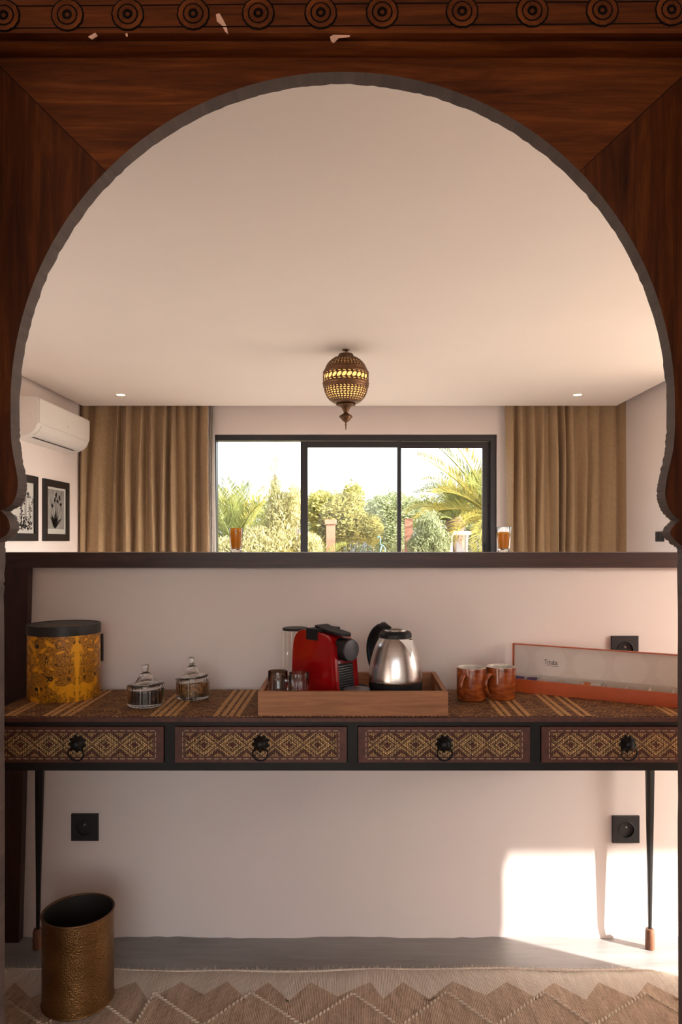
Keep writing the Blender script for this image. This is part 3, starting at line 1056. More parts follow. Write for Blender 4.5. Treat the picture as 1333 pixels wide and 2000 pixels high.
# ------------------------------------------------------------------ console table
TZ, TF, TB = .757, 1.798, 2.141
def table_depth(py): return (CAMZ - TZ) * F / (py - VY)

def console():
    x0, x1 = -.918, .914
    t = empty('console_table', (0, TF, 0))
    D = TB - TF
    zb = wz(1505, TF)
    zt_fr = TZ - .012
    # box frame: front rails, dividers, sides, back and bottom
    zd0, zd1 = wz(1489, TF), wz(1417.5, TF)
    bk = M['black']
    bbox('top_rail', x0, x1, 0, .02, zd1, zt_fr, bk, t, .0015)
    bbox('bottom_rail', x0, x1, 0, .02, zb, zd0, bk, t, .0015)
    pitch = 357 * TF / F
    dw = 336 * TF / F
    xs = [wx(-14.5, TF) + i * pitch for i in range(4)]
    edges = [x0] + [v for x in xs for v in (x - .001, x + dw + .001)] + [x1]
    for i in range(0, 10, 2):
        bbox('divider', edges[i], edges[i+1], .0004, .02, zd0, zd1, bk, t)
    bbox('side_panel', x0, x0 + .018, .02, D, zb, zt_fr, bk, t)
    bbox('side_panel', x1 - .018, x1, .02, D, zb, zt_fr, bk, t)
    bbox('back_panel', x0 + .018, x1 - .018, D - .015, D, zb, zt_fr, bk, t)
    bbox('bottom_panel', x0 + .018, x1 - .018, .02, D - .015, zb, zb + .012, bk, t)
    top = bbox('table_top', x0 - .004, x1 + .004, -.004, D, zt_fr, TZ - .0025, M['leather'], t, .002)
    bbox('woven_mat', x0 + .006, x1 - .006, .010, D - .014, TZ - .004, TZ - .0006, M['mat'], t)
    # pale raffia stripes running front to back, in pairs
    for c in (-.862, -.846, -.765, -.748, -.722, -.705, -.500, -.482, -.462, -.446, -.342, -.322, -.304, -.286, .372, .389, .418, .437, .520, .538, .568, .588, .795, .812):
        bbox('raffia_stripe', c - .0055, c + .0055, .012, D - .016, TZ - .002, TZ, M['raffia'], t)
    # drawers
    wm = None
    def stitches(bm, hw, hh):
        q = .0007
        L_, g = .0105, .0175
        def st(a, b):
            box(bm, min(a[0], b[0]) - q, max(a[0], b[0]) + q, -.0006, .001, min(a[1], b[1]) - q, max(a[1], b[1]) + q)
        n = int(2*hw / g)
        for i in range(n):
            x = -hw + (i + .25) * 2*hw / n
            st((x, hh), (x + L_, hh)); st((x, -hh), (x + L_, -hh))
        n = int(2*hh / (g*.75))
        for i in range(n):
            z = -hh + (i + .2) * 2*hh / n
            st((-hw, z), (-hw, z + L_*.75)); st((hw, z), (hw, z + L_*.75))
    proto = None
    H = zd1 - zd0 - .003
    zc = (zd0 + zd1) / 2
    for i, x in enumerate(xs):
        if proto is None:
            d = link(bpy.data.objects.new('drawer', None), t)
            bbox('drawer_front', -dw/2 + .001, dw/2 - .001, -.006, .012, -H/2, H/2, M['leather'], d, .003)
            bbox('woven_panel', -dw/2 + .026, dw/2 - .026, -.0072, -.004, -.0285, .0285, M['weave'], d)
            bm = NB(); stitches(bm, dw/2 - .020, .0345)
            so = obj('stitching', bm, M['stitch'], d)
            so.location = (0, -.0063, 0); so['kind'] = 'stuff'
            # toothed iron boss, knob and ring
            bm = NB()
            N = 36
            def cog(r0, y):
                return [bm.verts.new((r0*(1 + .10*(1 if (k//2) % 2 else -1))*math.cos(2*PI*k/N), y, r0*(1 + .10*(1 if (k//2) % 2 else -1))*math.sin(2*PI*k/N))) for k in range(N)]
            rg = [cog(.0205, -.007), cog(.0205, -.0085), cog(.0172, -.0105)]
            for r_, y in ((.0150, -.014), (.0125, -.021), (.0085, -.0255), (.004, -.0275)):
                rg.append([bm.verts.new((r_*math.cos(2*PI*k/N), y, r_*math.sin(2*PI*k/N))) for k in range(N)])
            for a in range(len(rg)-1):
                for k in range(N): bm.faces.new((rg[a][k], rg[a][(k+1) % N], rg[a+1][(k+1) % N], rg[a+1][k]))
            bm.faces.new(rg[-1]); bm.faces.new(rg[0][::-1])
            ko = soft(obj('knob', bm, M['iron'], d), 40); ko.location = (0, 0, .003)
            bm = NB()
            tube(bm, [(.0185*math.cos(a), -.019 - .004*math.sin(a), -.0185 + .0185*math.sin(a)) for a in [2*PI*k/32 for k in range(32)]], .0019, 8, True)
            obj('pull_ring', bm, M['iron'], d, True)
            proto = d
        else:
            d = copy_tree(proto, t)
        d.location = (x + dw/2, 0, zc)
    # slender tapered legs with wooden feet, set at the back edge
    for px0, px1 in ((82, 77), (1267, 1267)):
        yl = 2.142 - TF
        xa, xb = wx(px0, 2.142), wx(px1, 2.142)
        l = bpy.data.objects.new('leg', None); link(l, t)
        bm = NB()
        fz = .052
        secs = [(zb, .0125), (zb*.6, .0092), (zb*.3, .0062), (fz, .0044)]
        rings = []
        for z, w in secs:
            x = xb + (xa - xb) * (z / zb)
            rings.append([bm.verts.new((x + a*w, yl - .012 + b*w*.6, z)) for a, b in ((-1, -1), (-.15, -1.25), (1, -1), (1, 1), (-1, 1))])
        for a in range(3):
            for k in range(5): bm.faces.new((rings[a][k], rings[a][(k+1) % 5], rings[a+1][(k+1) % 5], rings[a+1][k]))
        bm.faces.new(rings[0]); bm.faces.new(rings[-1][::-1])
        obj('leg_bar', bm, bk, l)
        bm = NB(); lathe(bm, [(.0125, 0), (.0135, .004), (.0135, .050), (.011, .058)], 12, c=(xb, yl - .012, 0))
        soft(obj('wooden_foot', bm, M['foot'], l), 50)
    tag(t, 'long black console table with four woven drawers against the low wall', 'table')
console()

# ------------------------------------------------------------------ yellow canister
def canister():
    a, b = .0968, .0968
    t = empty('round_canister', (-.8097, 2.0428, TZ), 0)
    hb = .179
    bm = NB()
    lathe(bm, [(.985, 0), (1.0, .002), (.992, hb)], 72, a, b)
    soft(obj('tin_body', bm, M['baroque'], t), 40)
    bm = NB()
    lathe(bm, [(1.012, hb - .002), (1.014, hb + .020), (1.006, hb + .0235), (.965, hb + .0235), (.955, hb + .0215)], 72, a, b)
    lid = soft(obj('lid', bm, M['lid_black'], t), 40)
    # faint gold marks on the lid
    bm = NB()
    x = -.055
    r = random.Random(4)
    while x < .05:
        w = r.uniform(.003, .008)
        box(bm, x + .01, x + .01 + w, -.034 + r.uniform(-.001, .001), -.026, hb + .0215, hb + .0218)
        x += w + r.uniform(.002, .004)
    obj('gold_print', bm, M['gold'], lid)
    # printed padlocks, keys and an arrow head that stand out of the scrollwork
    def decal(name, px, py, shapes):
        """flat print wrapped on the oval side; (u along the side, v height) in metres"""
        # find the side angle whose projection falls on px
        best = None
        for k in range(720):
            th = 2*PI*k/720
            lx, ly = a*math.cos(th), b*math.sin(th)
            c, s = 1.0, 0.0
            X, Y = t.location.x + lx*c - ly*s, t.location.y + lx*s + ly*c
            nx_, ny_ = math.cos(th)/a, math.sin(th)/b
            nX, nY = nx_*c - ny_*s, nx_*s + ny_*c
            if nX*X + nY*Y > 0: continue
            e = abs(VX + F*X/Y - px)
            if best is None or e < best[0]: best = (e, th, Y)
        th0, Y = best[1], best[2]
        z0 = wz(py, Y) - TZ
        bm = NB()
        def P(u, v):
            th = th0 + u / math.hypot(a*math.sin(th0), b*math.cos(th0))
            return (a*1.0035*math.cos(th), b*1.0045*math.sin(th), z0 + v)
        for poly in shapes:
            bm.faces.new([bm.verts.new(P(u, v)) for u, v in poly])
        return obj(name, bm, M['tin_ink'], t, recalc=False)
    def arc(cx, cy, r0, r1, a0, a1, n=10):
        return [(cx + r1*math.cos(a0 + (a1-a0)*i/n), cy + r1*math.sin(a0 + (a1-a0)*i/n)) for i in range(n+1)] + [(cx + r0*math.cos(a1 + (a0-a1)*i/n), cy + r0*math.sin(a1 + (a0-a1)*i/n)) for i in range(n+1)]
    lock = [arc(0, -.008, 0, .0055, 0, 2*PI, 16)[:17], arc(0, .003, .0045, .0058, -.2, PI + .2), [(.0046, -.005), (.0058, -.005), (.0058, .003), (.0046, .003)], [(-.0058, -.005), (-.0046, -.005), (-.0046, .003), (-.0058, .003)]]
    decal('printed_padlock', 72.5, 1257, lock)
    decal('printed_padlock', 71.5, 1352, [[(u, -v) for u, v in p] for p in lock])
    decal('printed_tower', 91, 1292, [[(-.005, -.011), (-.0035, -.011), (-.001, .012), (-.002, .012)], [(.0035, -.011), (.005, -.011), (.002, .012), (.001, .012)], [(-.0035, -.004), (.0035, -.004), (.0032, -.0025), (-.0032, -.0025)], [(-.002, .008), (.002, .008), (0, .016)]])
    decal('printed_knot', 98, 1326, [arc(.001, 0, .0025, .006, 0, 2*PI, 16), [(-.012, .004), (-.009, .007), (-.002, .002), (-.004, -.001)], [(-.010, -.006), (-.004, -.001), (-.003, -.004), (-.008, -.008)]])
    decal('printed_knot', 185, 1316, [arc(0, 0, .002, .005, 0, 2*PI, 14)])
    tag(t, 'tall round yellow canister with scroll print and black lid', 'canister')
canister()

# ------------------------------------------------------------------ ribbed glass jars
def jar(px, py_front, r, h, knob, label, fill, tilt, seed):
    yf = table_depth(py_front)
    yc = yf + r
    t = empty('ribbed_glass_jar', (wx(px, yc), yc, TZ))
    rib = lambda a, z: 1 + .018 * math.cos(30 * a)
    bm = NB()
    seg = 120
    prof = [(.93*r, 0), (r, .003), (r*.985, .006), (r*.985, h*.92), (r*.97, h), (r*.90, h), (r*.90, .0075), (r*.2, .0065)]
    lathe(bm, prof, seg, fn=rib)
    soft(obj('glass_bowl', bm, M['glass'], t), 60)
    # contents
    rr = random.Random(seed)
    bm = NB()
    fr = r*.86
    N = 40
    tops = []
    prof_ = []
    lev = h * fill[0]
    lathe(bm, [(fr, .0085), (fr, lev*.9), (fr*.8, lev), (fr*.4, lev*1.04), (fr*.05, lev*1.05)], N, fn=lambda a, z: 1 - .03*abs(math.sin(5*a)))
    c = obj('contents', bm, M[fill[1]], t, True)
    if fill[1] == 'nuts':
        bm = NB()
        for i in range(220):
            a, q = rr.uniform(0, 2*PI), fr * math.sqrt(rr.uniform(.3, .99))
            z = rr.uniform(.012, lev*1.02)
            m4 = Matrix.Translation((q*math.cos(a)*.96, q*math.sin(a)*.96, z)) @ Matrix.Rotation(rr.uniform(0, 6), 4, Vector((rr.random(), rr.random(), rr.random())).normalized()) @ Matrix.Diagonal((rr.uniform(.0025, .005), rr.uniform(.002, .004), .0018, 1))
            bmesh.ops.create_icosphere(bm, subdivisions=1, radius=1, matrix=m4)
        g = obj('granola_pieces', bm, M['raffia'], c, True); g['kind'] = 'stuff'
    # lid with dome and knob, slightly askew
    lid = bpy.data.objects.new('lid', None); link(lid, t)
    lid.location = (-r*math.cos(0)*0.0, 0, h + .0005 + r*1.02*math.sin(tilt))
    lid.rotation_euler = (0, -tilt, 0)
    R1 = r * 1.04
    bm = NB()
    prof = [(R1*.93, -.001), (R1, .001), (R1, .008), (R1*.96, .0105), (R1*.70, .0135), (R1*.50, .020), (R1*.36, .030), (R1*.25, .038), (R1*.14, .041), (R1*.13, .0435)]
    kz = .0435
    if knob == 'ball':
        prof += [(R1*.18, kz + .0015), (R1*.12, kz + .004), (R1*.20, kz + .008), (R1*.225, kz + .013), (R1*.19, kz + .018), (R1*.10, kz + .0205)]
    else:
        prof += [(R1*.16, kz + .001), (R1*.17, kz + .004), (R1*.20, kz + .013), (R1*.20, kz + .0165), (R1*.15, kz + .018)]
    inner = [(R1*.06, .034), (R1*.22, .031), (R1*.34, .024), (R1*.47, .015), (R1*.68, .0095), (R1*.90, .0075)]
    rings = lathe(bm, prof + inner, 120, cap0=False, cap1=False, fn=lambda a, z: 1 + (.012*math.cos(30*a) if z < .012 else .006*math.cos(15*a)))
    for i in range(120):
        bm.faces.new((rings[-1][i], rings[-1][(i+1) % 120], rings[0][(i+1) % 120], rings[0][i]))
    # close top of knob and inner dome
    k = len(prof) - 1
    for i in range(120):
        pass
    dele = [f for f in bm.faces if any(v in rings[k] for v in f.verts) and any(v in rings[k+1] for v in f.verts)]
    bmesh.ops.delete(bm, geom=dele, context='FACES')
    bm.faces.new(rings[k]); bm.faces.new(rings[k+1][::-1])
    soft(obj('glass_lid', bm, M['glass'], lid), 60)
    tag(t, label, 'jar', 'ribbed glass jars on the console')
jar(286, 1385, .0475, .043, 'post', 'ribbed glass jar holding dark tea, nearer the table front', (.78, 'tea'), R(3), 1)
jar(377, 1369.5, .0455, .044, 'ball', 'ribbed glass jar holding brown granola, ball knob on its lid', (.88, 'nuts'), R(5), 2)

# ------------------------------------------------------------------ wooden tray
TRX, TRF, TRB, TRH = .236, 1.808, 2.085, .0597
TRZ = TZ + .009
def tray():
    t = empty('wooden_tray', (0, TRF, TZ))
    D = TRB - TRF
    w = .012
    bbox('front_wall', -TRX, TRX, 0, w, 0, TRH, M['tray'], t, .001)
    bbox('back_wall', -TRX, TRX, D - w, D, 0, TRH, M['tray'], t, .001)
    for s in (-1, 1):
        x0, x1 = (s*TRX, s*(TRX - w)) if s < 0 else (s*(TRX - w), s*TRX)
        bm = NB()
        # side board with a hand slot
        hy0, hy1, hz0, hz1 = D*.36, D*.64, .026, .045
        box(bm, x0, x1, w, hy0, 0, TRH); box(bm, x0, x1, hy1, D - w, 0, TRH)
        box(bm, x0, x1, hy0, hy1, 0, hz0); box(bm, x0, x1, hy0, hy1, hz1, TRH)
        bmesh.ops.remove_doubles(bm, verts=bm.verts, dist=1e-5)
        obj('side_wall', bm, M['tray_y'], t)
    bbox('tray_base', -TRX + w, TRX - w, w, D - w, .002, .009, M['tray'], t)
    tag(t, 'rectangular brown wooden tray in the middle of the console', 'tray')
tray()

# ------------------------------------------------------------------ red capsule coffee machine
def coffee():
    t = empty('coffee_machine', (-.073, 1.950, TRZ), R(-45))
    hw = .040
    # side outline (x forward, z up)
    out = catmull([(-.098, .004), (-.094, .06), (-.090, .13), (-.083, .162), (-.066, .181), (-.040, .188), (.0, .186), (.040, .179), (.056, .170)], 5)
    out += catmull([(.062, .160), (.0655, .12), (.072, .06), (.080, .004)], 4)
    bm = NB()
    # loft across the width with rounded shoulders
    secs = [(-1.0, .988), (-.97, .996), (-.88, 1.0), (-.5, 1.002), (0, 1.003), (.5, 1.002), (.88, 1.0), (.97, .996), (1.0, .988)]
    cx, cz = -.012, .09
    rings = []
    for s, k in secs:
        rings.append([bm.verts.new((cx + (x - cx)*k, s*hw, max(.003, cz + (z - cz)*k))) for x, z in out])
    n = len(out)
    for a in range(len(rings)-1):
        for i in range(n):
            j = (i+1) % n
            bm.faces.new((rings[a][i], rings[a][j], rings[a+1][j], rings[a+1][i]))
    bm.faces.new(rings[0]); bm.faces.new(rings[-1][::-1])
    soft(obj('red_body', bm, M['red'], t), 40)
    # black recessed grille in the front, between red flanges
    bm = NB()
    prism(bm, [(.060, .012), (.0815, .012), (.0715, .105), (.060, .105)], -.030, .030)
    obj('grille_back', bm, M['black_plastic'], t)
    for i in range(14):
        z = .016 + i * .0063
        x = .0812 - (z - .012) * (.010/.093)
        bm = NB()
        prism(bm, [(x - .004, z), (x + .0016, z + .0012), (x + .0016, z + .0024), (x - .004, z + .0032)], -.0285, .0285)
        obj('grille_slat', bm, M['slat_grey'], t)
    for s in (-1, 1):
        bm = NB()
        y0, y1 = (s*.030, s*.0395) if s > 0 else (s*.0395, s*.030)
        prism(bm, [(.06, .004), (.089, .004), (.0785, .11), (.0745, .155), (.06, .165)], y0, y1)
        bevel_all(bm, .003, 2)
        soft(obj('red_flange', bm, M['red'], t), 40)
    # round head
    bm = NB()
    def cyl(prof, z, mat, name, par):
        bm = NB()
        N = 44
        rg = [[bm.verts.new((x, r*math.cos(2*PI*k/N), z + r*math.sin(2*PI*k/N))) for k in range(N)] for x, r in prof]
        for a in range(len(rg)-1):
            for k in range(N): bm.faces.new((rg[a][k], rg[a][(k+1) % N], rg[a+1][(k+1) % N], rg[a+1][k]))
        bm.faces.new(rg[0]); bm.faces.new(rg[-1][::-1])
        return soft(obj(name, bm, M[mat], par), 40)
    hd = cyl([(.050, .029), (.092, .0295), (.0955, .0275)], .1425, 'black_plastic', 'outlet_head', t)
    cyl([(.0945, .0272), (.0985, .0268), (.0995, .0245)], .1425, 'grey_plastic', 'head_disc', hd)
    # lever on top: wide saddle and long paddle with a rounded end
    bm = NB()
    pad = []
    for x, w in ((-.020, .021), (-.016, .0225), (.02, .0225), (.055, .021), (.075, .0175), (.086, .010), (.089, .003)):
        pad.append((x, w))
    zf = lambda x: .196 - (x + .02) * .115 + (.004 if x < 0 else 0)
    up, dn = [], []
    for x, w in pad:
        up.append([bm.verts.new((x, y, zf(x))) for y in (-w, -w*.4, w*.4, w)])
        dn.append([bm.verts.new((x, y, zf(x) - .0065)) for y in (-w, -w*.4, w*.4, w)])
    for i in range(len(pad)-1):
        for k in range(3):
            bm.faces.new((up[i][k], up[i+1][k], up[i+1][k+1], up[i][k+1])); bm.faces.new((dn[i][k], dn[i][k+1], dn[i+1][k+1], dn[i+1][k]))
        bm.faces.new((up[i][0], dn[i][0], dn[i+1][0], up[i+1][0])); bm.faces.new((up[i][3], up[i+1][3], dn[i+1][3], dn[i][3]))
    bm.faces.new(up[0] + dn[0][::-1]); bm.faces.new(up[-1][::-1] + dn[-1])
    soft(obj('lever', bm, M['black_plastic'], t), 40)
    bm = NB(); box(bm, -.032, .012, -.0415, .0415, .163, .1925); bevel_all(bm, .006, 3)
    soft(obj('lever_saddle', bm, M['black_plastic'], t), 40)
    # drip stand
    bm = NB(); lathe(bm, [(.034, .002), (.036, .004), (.036, .040), (.034, .044)], 40, c=(.117, 0, 0))
    box(bm, .07, .117, -.030, .030, .002, .042)
    soft(obj('drip_stand', bm, M['black_plastic'], t), 40)
    bm = NB(); lathe(bm, [(.0335, .0442), (.0335, .0465), (.032, .048)], 40, c=(.117, 0, 0))
    dg = soft(obj('drip_grid', bm, M['drip'], t), 40)
    for k in range(6):
        a = 2*PI*k/6
        bm = NB(); lathe(bm, [(.0022, .0479), (.0022, .0484)], 8, c=(.117 + .007*math.cos(a), .007*math.sin(a), 0))
        obj('drain_hole', bm, M['slot'], dg)
    # clear water tank behind
    bm = NB()
    c = (-.125, 0, 0)
    rings = lathe(bm, [(.0345, .004), (.0355, .006), (.0355, .176), (.0335, .176), (.0335, .012), (.01, .012)], 40, c=c)
    soft(obj('water_tank', bm, M['glass'], t), 40)
    bm = NB(); lathe(bm, [(.0362, .1765), (.0366, .180), (.034, .1825), (.004, .183)], 40, c=c)
    soft(obj('tank_lid', bm, M['black_plastic'], t), 40)
    # power cord pushed behind the machine
    r = random.Random(3)
    pts = [(-.01, .045, .02), (.02, .065, .008), (.055, .085, .006), (.075, .075, .012), (.06, .060, .020), (.04, .075, .024), (.06, .095, .016), (.085, .085, .007), (.075, .062, .014), (.05, .062, .03), (.035, .08, .034), (.055, .098, .03), (.08, .09, .024)]
    bm = NB(); tube(bm, catmull(pts, 8), .003, 8)
    obj('power_cord', bm, M['cord'], t, True)
    tag(t, 'glossy red capsule coffee machine with black lever standing in the tray', 'coffee machine')
coffee()

# ------------------------------------------------------------------ electric kettle
def kettle():
    t = empty('electric_kettle', (.1125, 1.93, TRZ), 0)
    bm = NB(); lathe(bm, [(.070, .0015), (.0745, .004), (.0745, .014), (.070, .019), (.05, .020)], 56)
    soft(obj('power_base', bm, M['black_plastic'], t), 40)
    bm = NB(); lathe(bm, [(.066, .0205), (.0700, .023), (.0708, .054), (.070, .0545)], 56)
    soft(obj('lower_band', bm, M['black_plastic'], t), 40)
    sp = math.atan2(-.8, .6)
    prof = catmull([(.0702, .055), (.0712, .059), (.0705, .075), (.067, .100), (.0605, .128), (.052, .152), (.043, .168), (.0405, .1705)], 5)
    bm = NB()
    N = 96
    def spout(a, z):
        d = (a - sp + PI) % (2*PI) - PI
        if z < .118: return 1.0
        k = (z - .118) / .0525
        wdt = .10 + .34 * k
        f = max(0, 1 - abs(d) / wdt)
        return 1 + .02 * k * f
    lathe(bm, prof, N, fn=spout, cap0=True, cap1=False)
    so = soft(obj('steel_body', bm, M['steel'], t), 50)
    bm = NB()
    def onb(a, z, r): return bm.verts.new((r*math.cos(a), r*math.sin(a), z))
    TL, TR = onb(sp - .52, .1690, .0415), onb(sp + .52, .1690, .0415)
    TM, BM_ = onb(sp, .1700, .0690), onb(sp, .1215, .0622)
    IN = onb(sp, .1640, .0400)
    BL, BR = onb(sp - .20, .126, .0585), onb(sp + .20, .126, .0585)
    for q in ((TL, TM, BM_), (TM, TR, BM_), (TL, IN, TM), (TM, IN, TR), (TL, BM_, BL), (TR, BR, BM_), (TL, BL, IN), (TR, IN, BR), (BL, BM_, BR), (BL, BR, IN)):
        bm.faces.new(q)
    obj('spout', bm, M['steel'], t)
    bm = NB(); lathe(bm, [(.0405, .1685), (.0428, .1705), (.0428, .179), (.040, .1845), (.033, .1875), (.026, .188)], 48, cap0=True)
    soft(obj('lid_ring', bm, M['black_plastic'], t), 40)
    bm = NB(); lathe(bm, [(.0300, .1874), (.0290, .1905), (.0245, .191), (.0175, .1885)], 40, cap0=False, cap1=False)
    soft(obj('steel_lid_ring', bm, M['steel'], t), 40)
    bm = NB(); lathe(bm, [(.0182, .185), (.0178, .1895), (.003, .190)], 32)
    soft(obj('lid_button', bm, M['black_plastic'], t), 40)
    # handle behind, leaning to the left
    d = Vector((-.60, .80, 0)).normalized(); s = Vector((-d.y, d.x, 0))
    path = catmull([(.022, .183), (.044, .194), (.062, .192), (.080, .179), (.095, .156), (.101, .132), (.099, .106), (.090, .083), (.078, .075)], 6)
    bm = NB()
    rings = []
    n = len(path)
    for i, (q, z) in enumerate(path):
        a, b = path[max(0, i-1)], path[min(n-1, i+1)]
        tx, tz = b[0]-a[0], b[1]-a[1]
        ln = math.hypot(tx, tz); nx_, nz_ = -tz/ln, tx/ln
        u = i / (n-1)
        th = .0085 if u > .2 else .006
        wd = .0135 + .0055 * math.sin(u*PI)
        c = d*q + Vector((0, 0, z)); nn = d*nx_ + Vector((0, 0, nz_))
        rings.append([bm.verts.new(c + s*wd*math.cos(g) + nn*th*math.sin(g)) for g in [2*PI*k/12 for k in range(12)]])
    for a in range(n-1):
        for k in range(12): bm.faces.new((rings[a][k], rings[a][(k+1) % 12], rings[a+1][(k+1) % 12], rings[a+1][k]))
    bm.faces.new(rings[0]); bm.faces.new(rings[-1][::-1])
    soft(obj('handle', bm, M['black_plastic'], t), 60)
    bm = NB()
    v0 = d*.045 + Vector((0, 0, .200))
    tube(bm, [d*.030 + Vector((0, 0, .188)), d*.050 + Vector((0, 0, .199)), d*.058 + Vector((0, 0, .2015))], .006, 10, radii=[.010, .008, .003])
    soft(obj('lid_lever', bm, M['black_plastic'], t), 60)
    bm = NB(); tube(bm, catmull([(.072, .01, .008), (.090, .02, .004), (.104, -.01, .004), (.100, -.045, .006), (.088, -.058, .010), (.080, -.05, .02), (.092, -.03, .022), (.102, .0, .012), (.098, .05, .005)], 8), .003, 8)
    obj('power_cord', bm, M['cord'], t, True)
    tag(t, 'brushed steel electric kettle with black handle and base in the tray', 'kettle')
kettle()

# ------------------------------------------------------------------ glass cups in the tray
def cup(x, y, label, rz, fl):
    t = empty('glass_cup', (x, y, TRZ), rz)
    r = .0245
    f = lambda a, z: 1 + fl * math.cos(14*a) * (1 if .015 < z < .08 else 0)
    bm = NB()
    lathe(bm, [(r*.80, 0), (r*.86, .002), (r*.90, .02), (r*.92, .045), (r*.98, .050), (r*1.03, .054), (r*1.03, .088), (r*1.01, .0895), (r*.97, .088), (r*.96, .056), (r*.84, .047), (r*.80, .008), (r*.1, .007)], 84, fn=f)
    soft(obj('cup_body', bm, M['glass'], t), 60)
    bm = NB()
    tube(bm, catmull([(r*.9, 0, .066), (r*1.45, 0, .068), (r*1.85, 0, .055), (r*1.85, 0, .036), (r*1.45, 0, .022), (r*.86, 0, .022)], 6), .0032, 10)
    obj('cup_handle', bm, M['glass'], t, True)
    tag(t, label, 'glass cup', 'glass cups in the tray')
cup(-.194, 1.880, 'clear glass cup at the left corner of the tray', R(-25), .004)
cup(-.138, 1.856, 'fluted clear glass cup in front of the red coffee machine', R(118), .022)

# ------------------------------------------------------------------ rust brown mugs
def mug(px, pyf, rz, label):
    r = .0405
    y = table_depth(pyf) + r
    t = empty('rust_mug', (wx(px, y), y, TZ), rz)
    h = .088
    bm = NB()
    lathe(bm, [(r*.90, 0), (r*.97, .003), (r, .010), (r, h - .003), (r*.985, h)], 56, cap1=False)
    soft(obj('mug_body', bm, M['mug'], t), 50)
    bm = NB()
    lathe(bm, [(r*.985, h), (r*.95, h + .0008), (r*.915, h - .001), (r*.90, h - .006), (r*.90, .010), (r*.8, .006), (r*.05, .006)], 56, cap0=False)
    soft(obj('glazed_inside', bm, M['mug_in'], t), 50)
    bm = NB()
    path = catmull([(r*.97, .069), (r*1.30, .071), (r*1.62, .060), (r*1.70, .043), (r*1.52, .024), (r*1.22, .014), (r*.98, .011)], 6)
    n = len(path); rings = []
    for i, (q, z) in enumerate(path):
        a, b = path[max(0, i-1)], path[min(n-1, i+1)]
        tx, tz = b[0]-a[0], b[1]-a[1]; ln = math.hypot(tx, tz)
        nx_, nz_ = -tz/ln, tx/ln
        rings.append([bm.verts.new((q + nx_*.0042*math.sin(g), .0068*math.cos(g), z + nz_*.0042*math.sin(g))) for g in [2*PI*k/12 for k in range(12)]])
    for a in range(n-1):
        for k in range(12): bm.faces.new((rings[a][k], rings[a][(k+1) % 12], rings[a+1][(k+1) % 12], rings[a+1][k]))
    bm.faces.new(rings[0]); bm.faces.new(rings[-1][::-1])
    soft(obj('mug_handle', bm, M['mug'], t), 60)
    tag(t, label, 'mug', 'rust brown mugs on the console')
mug(921.5, 1372, R(236), 'rust brown glazed mug nearest the wooden tray')
mug(979, 1370, R(222), 'rust brown glazed mug beside the open orange box')

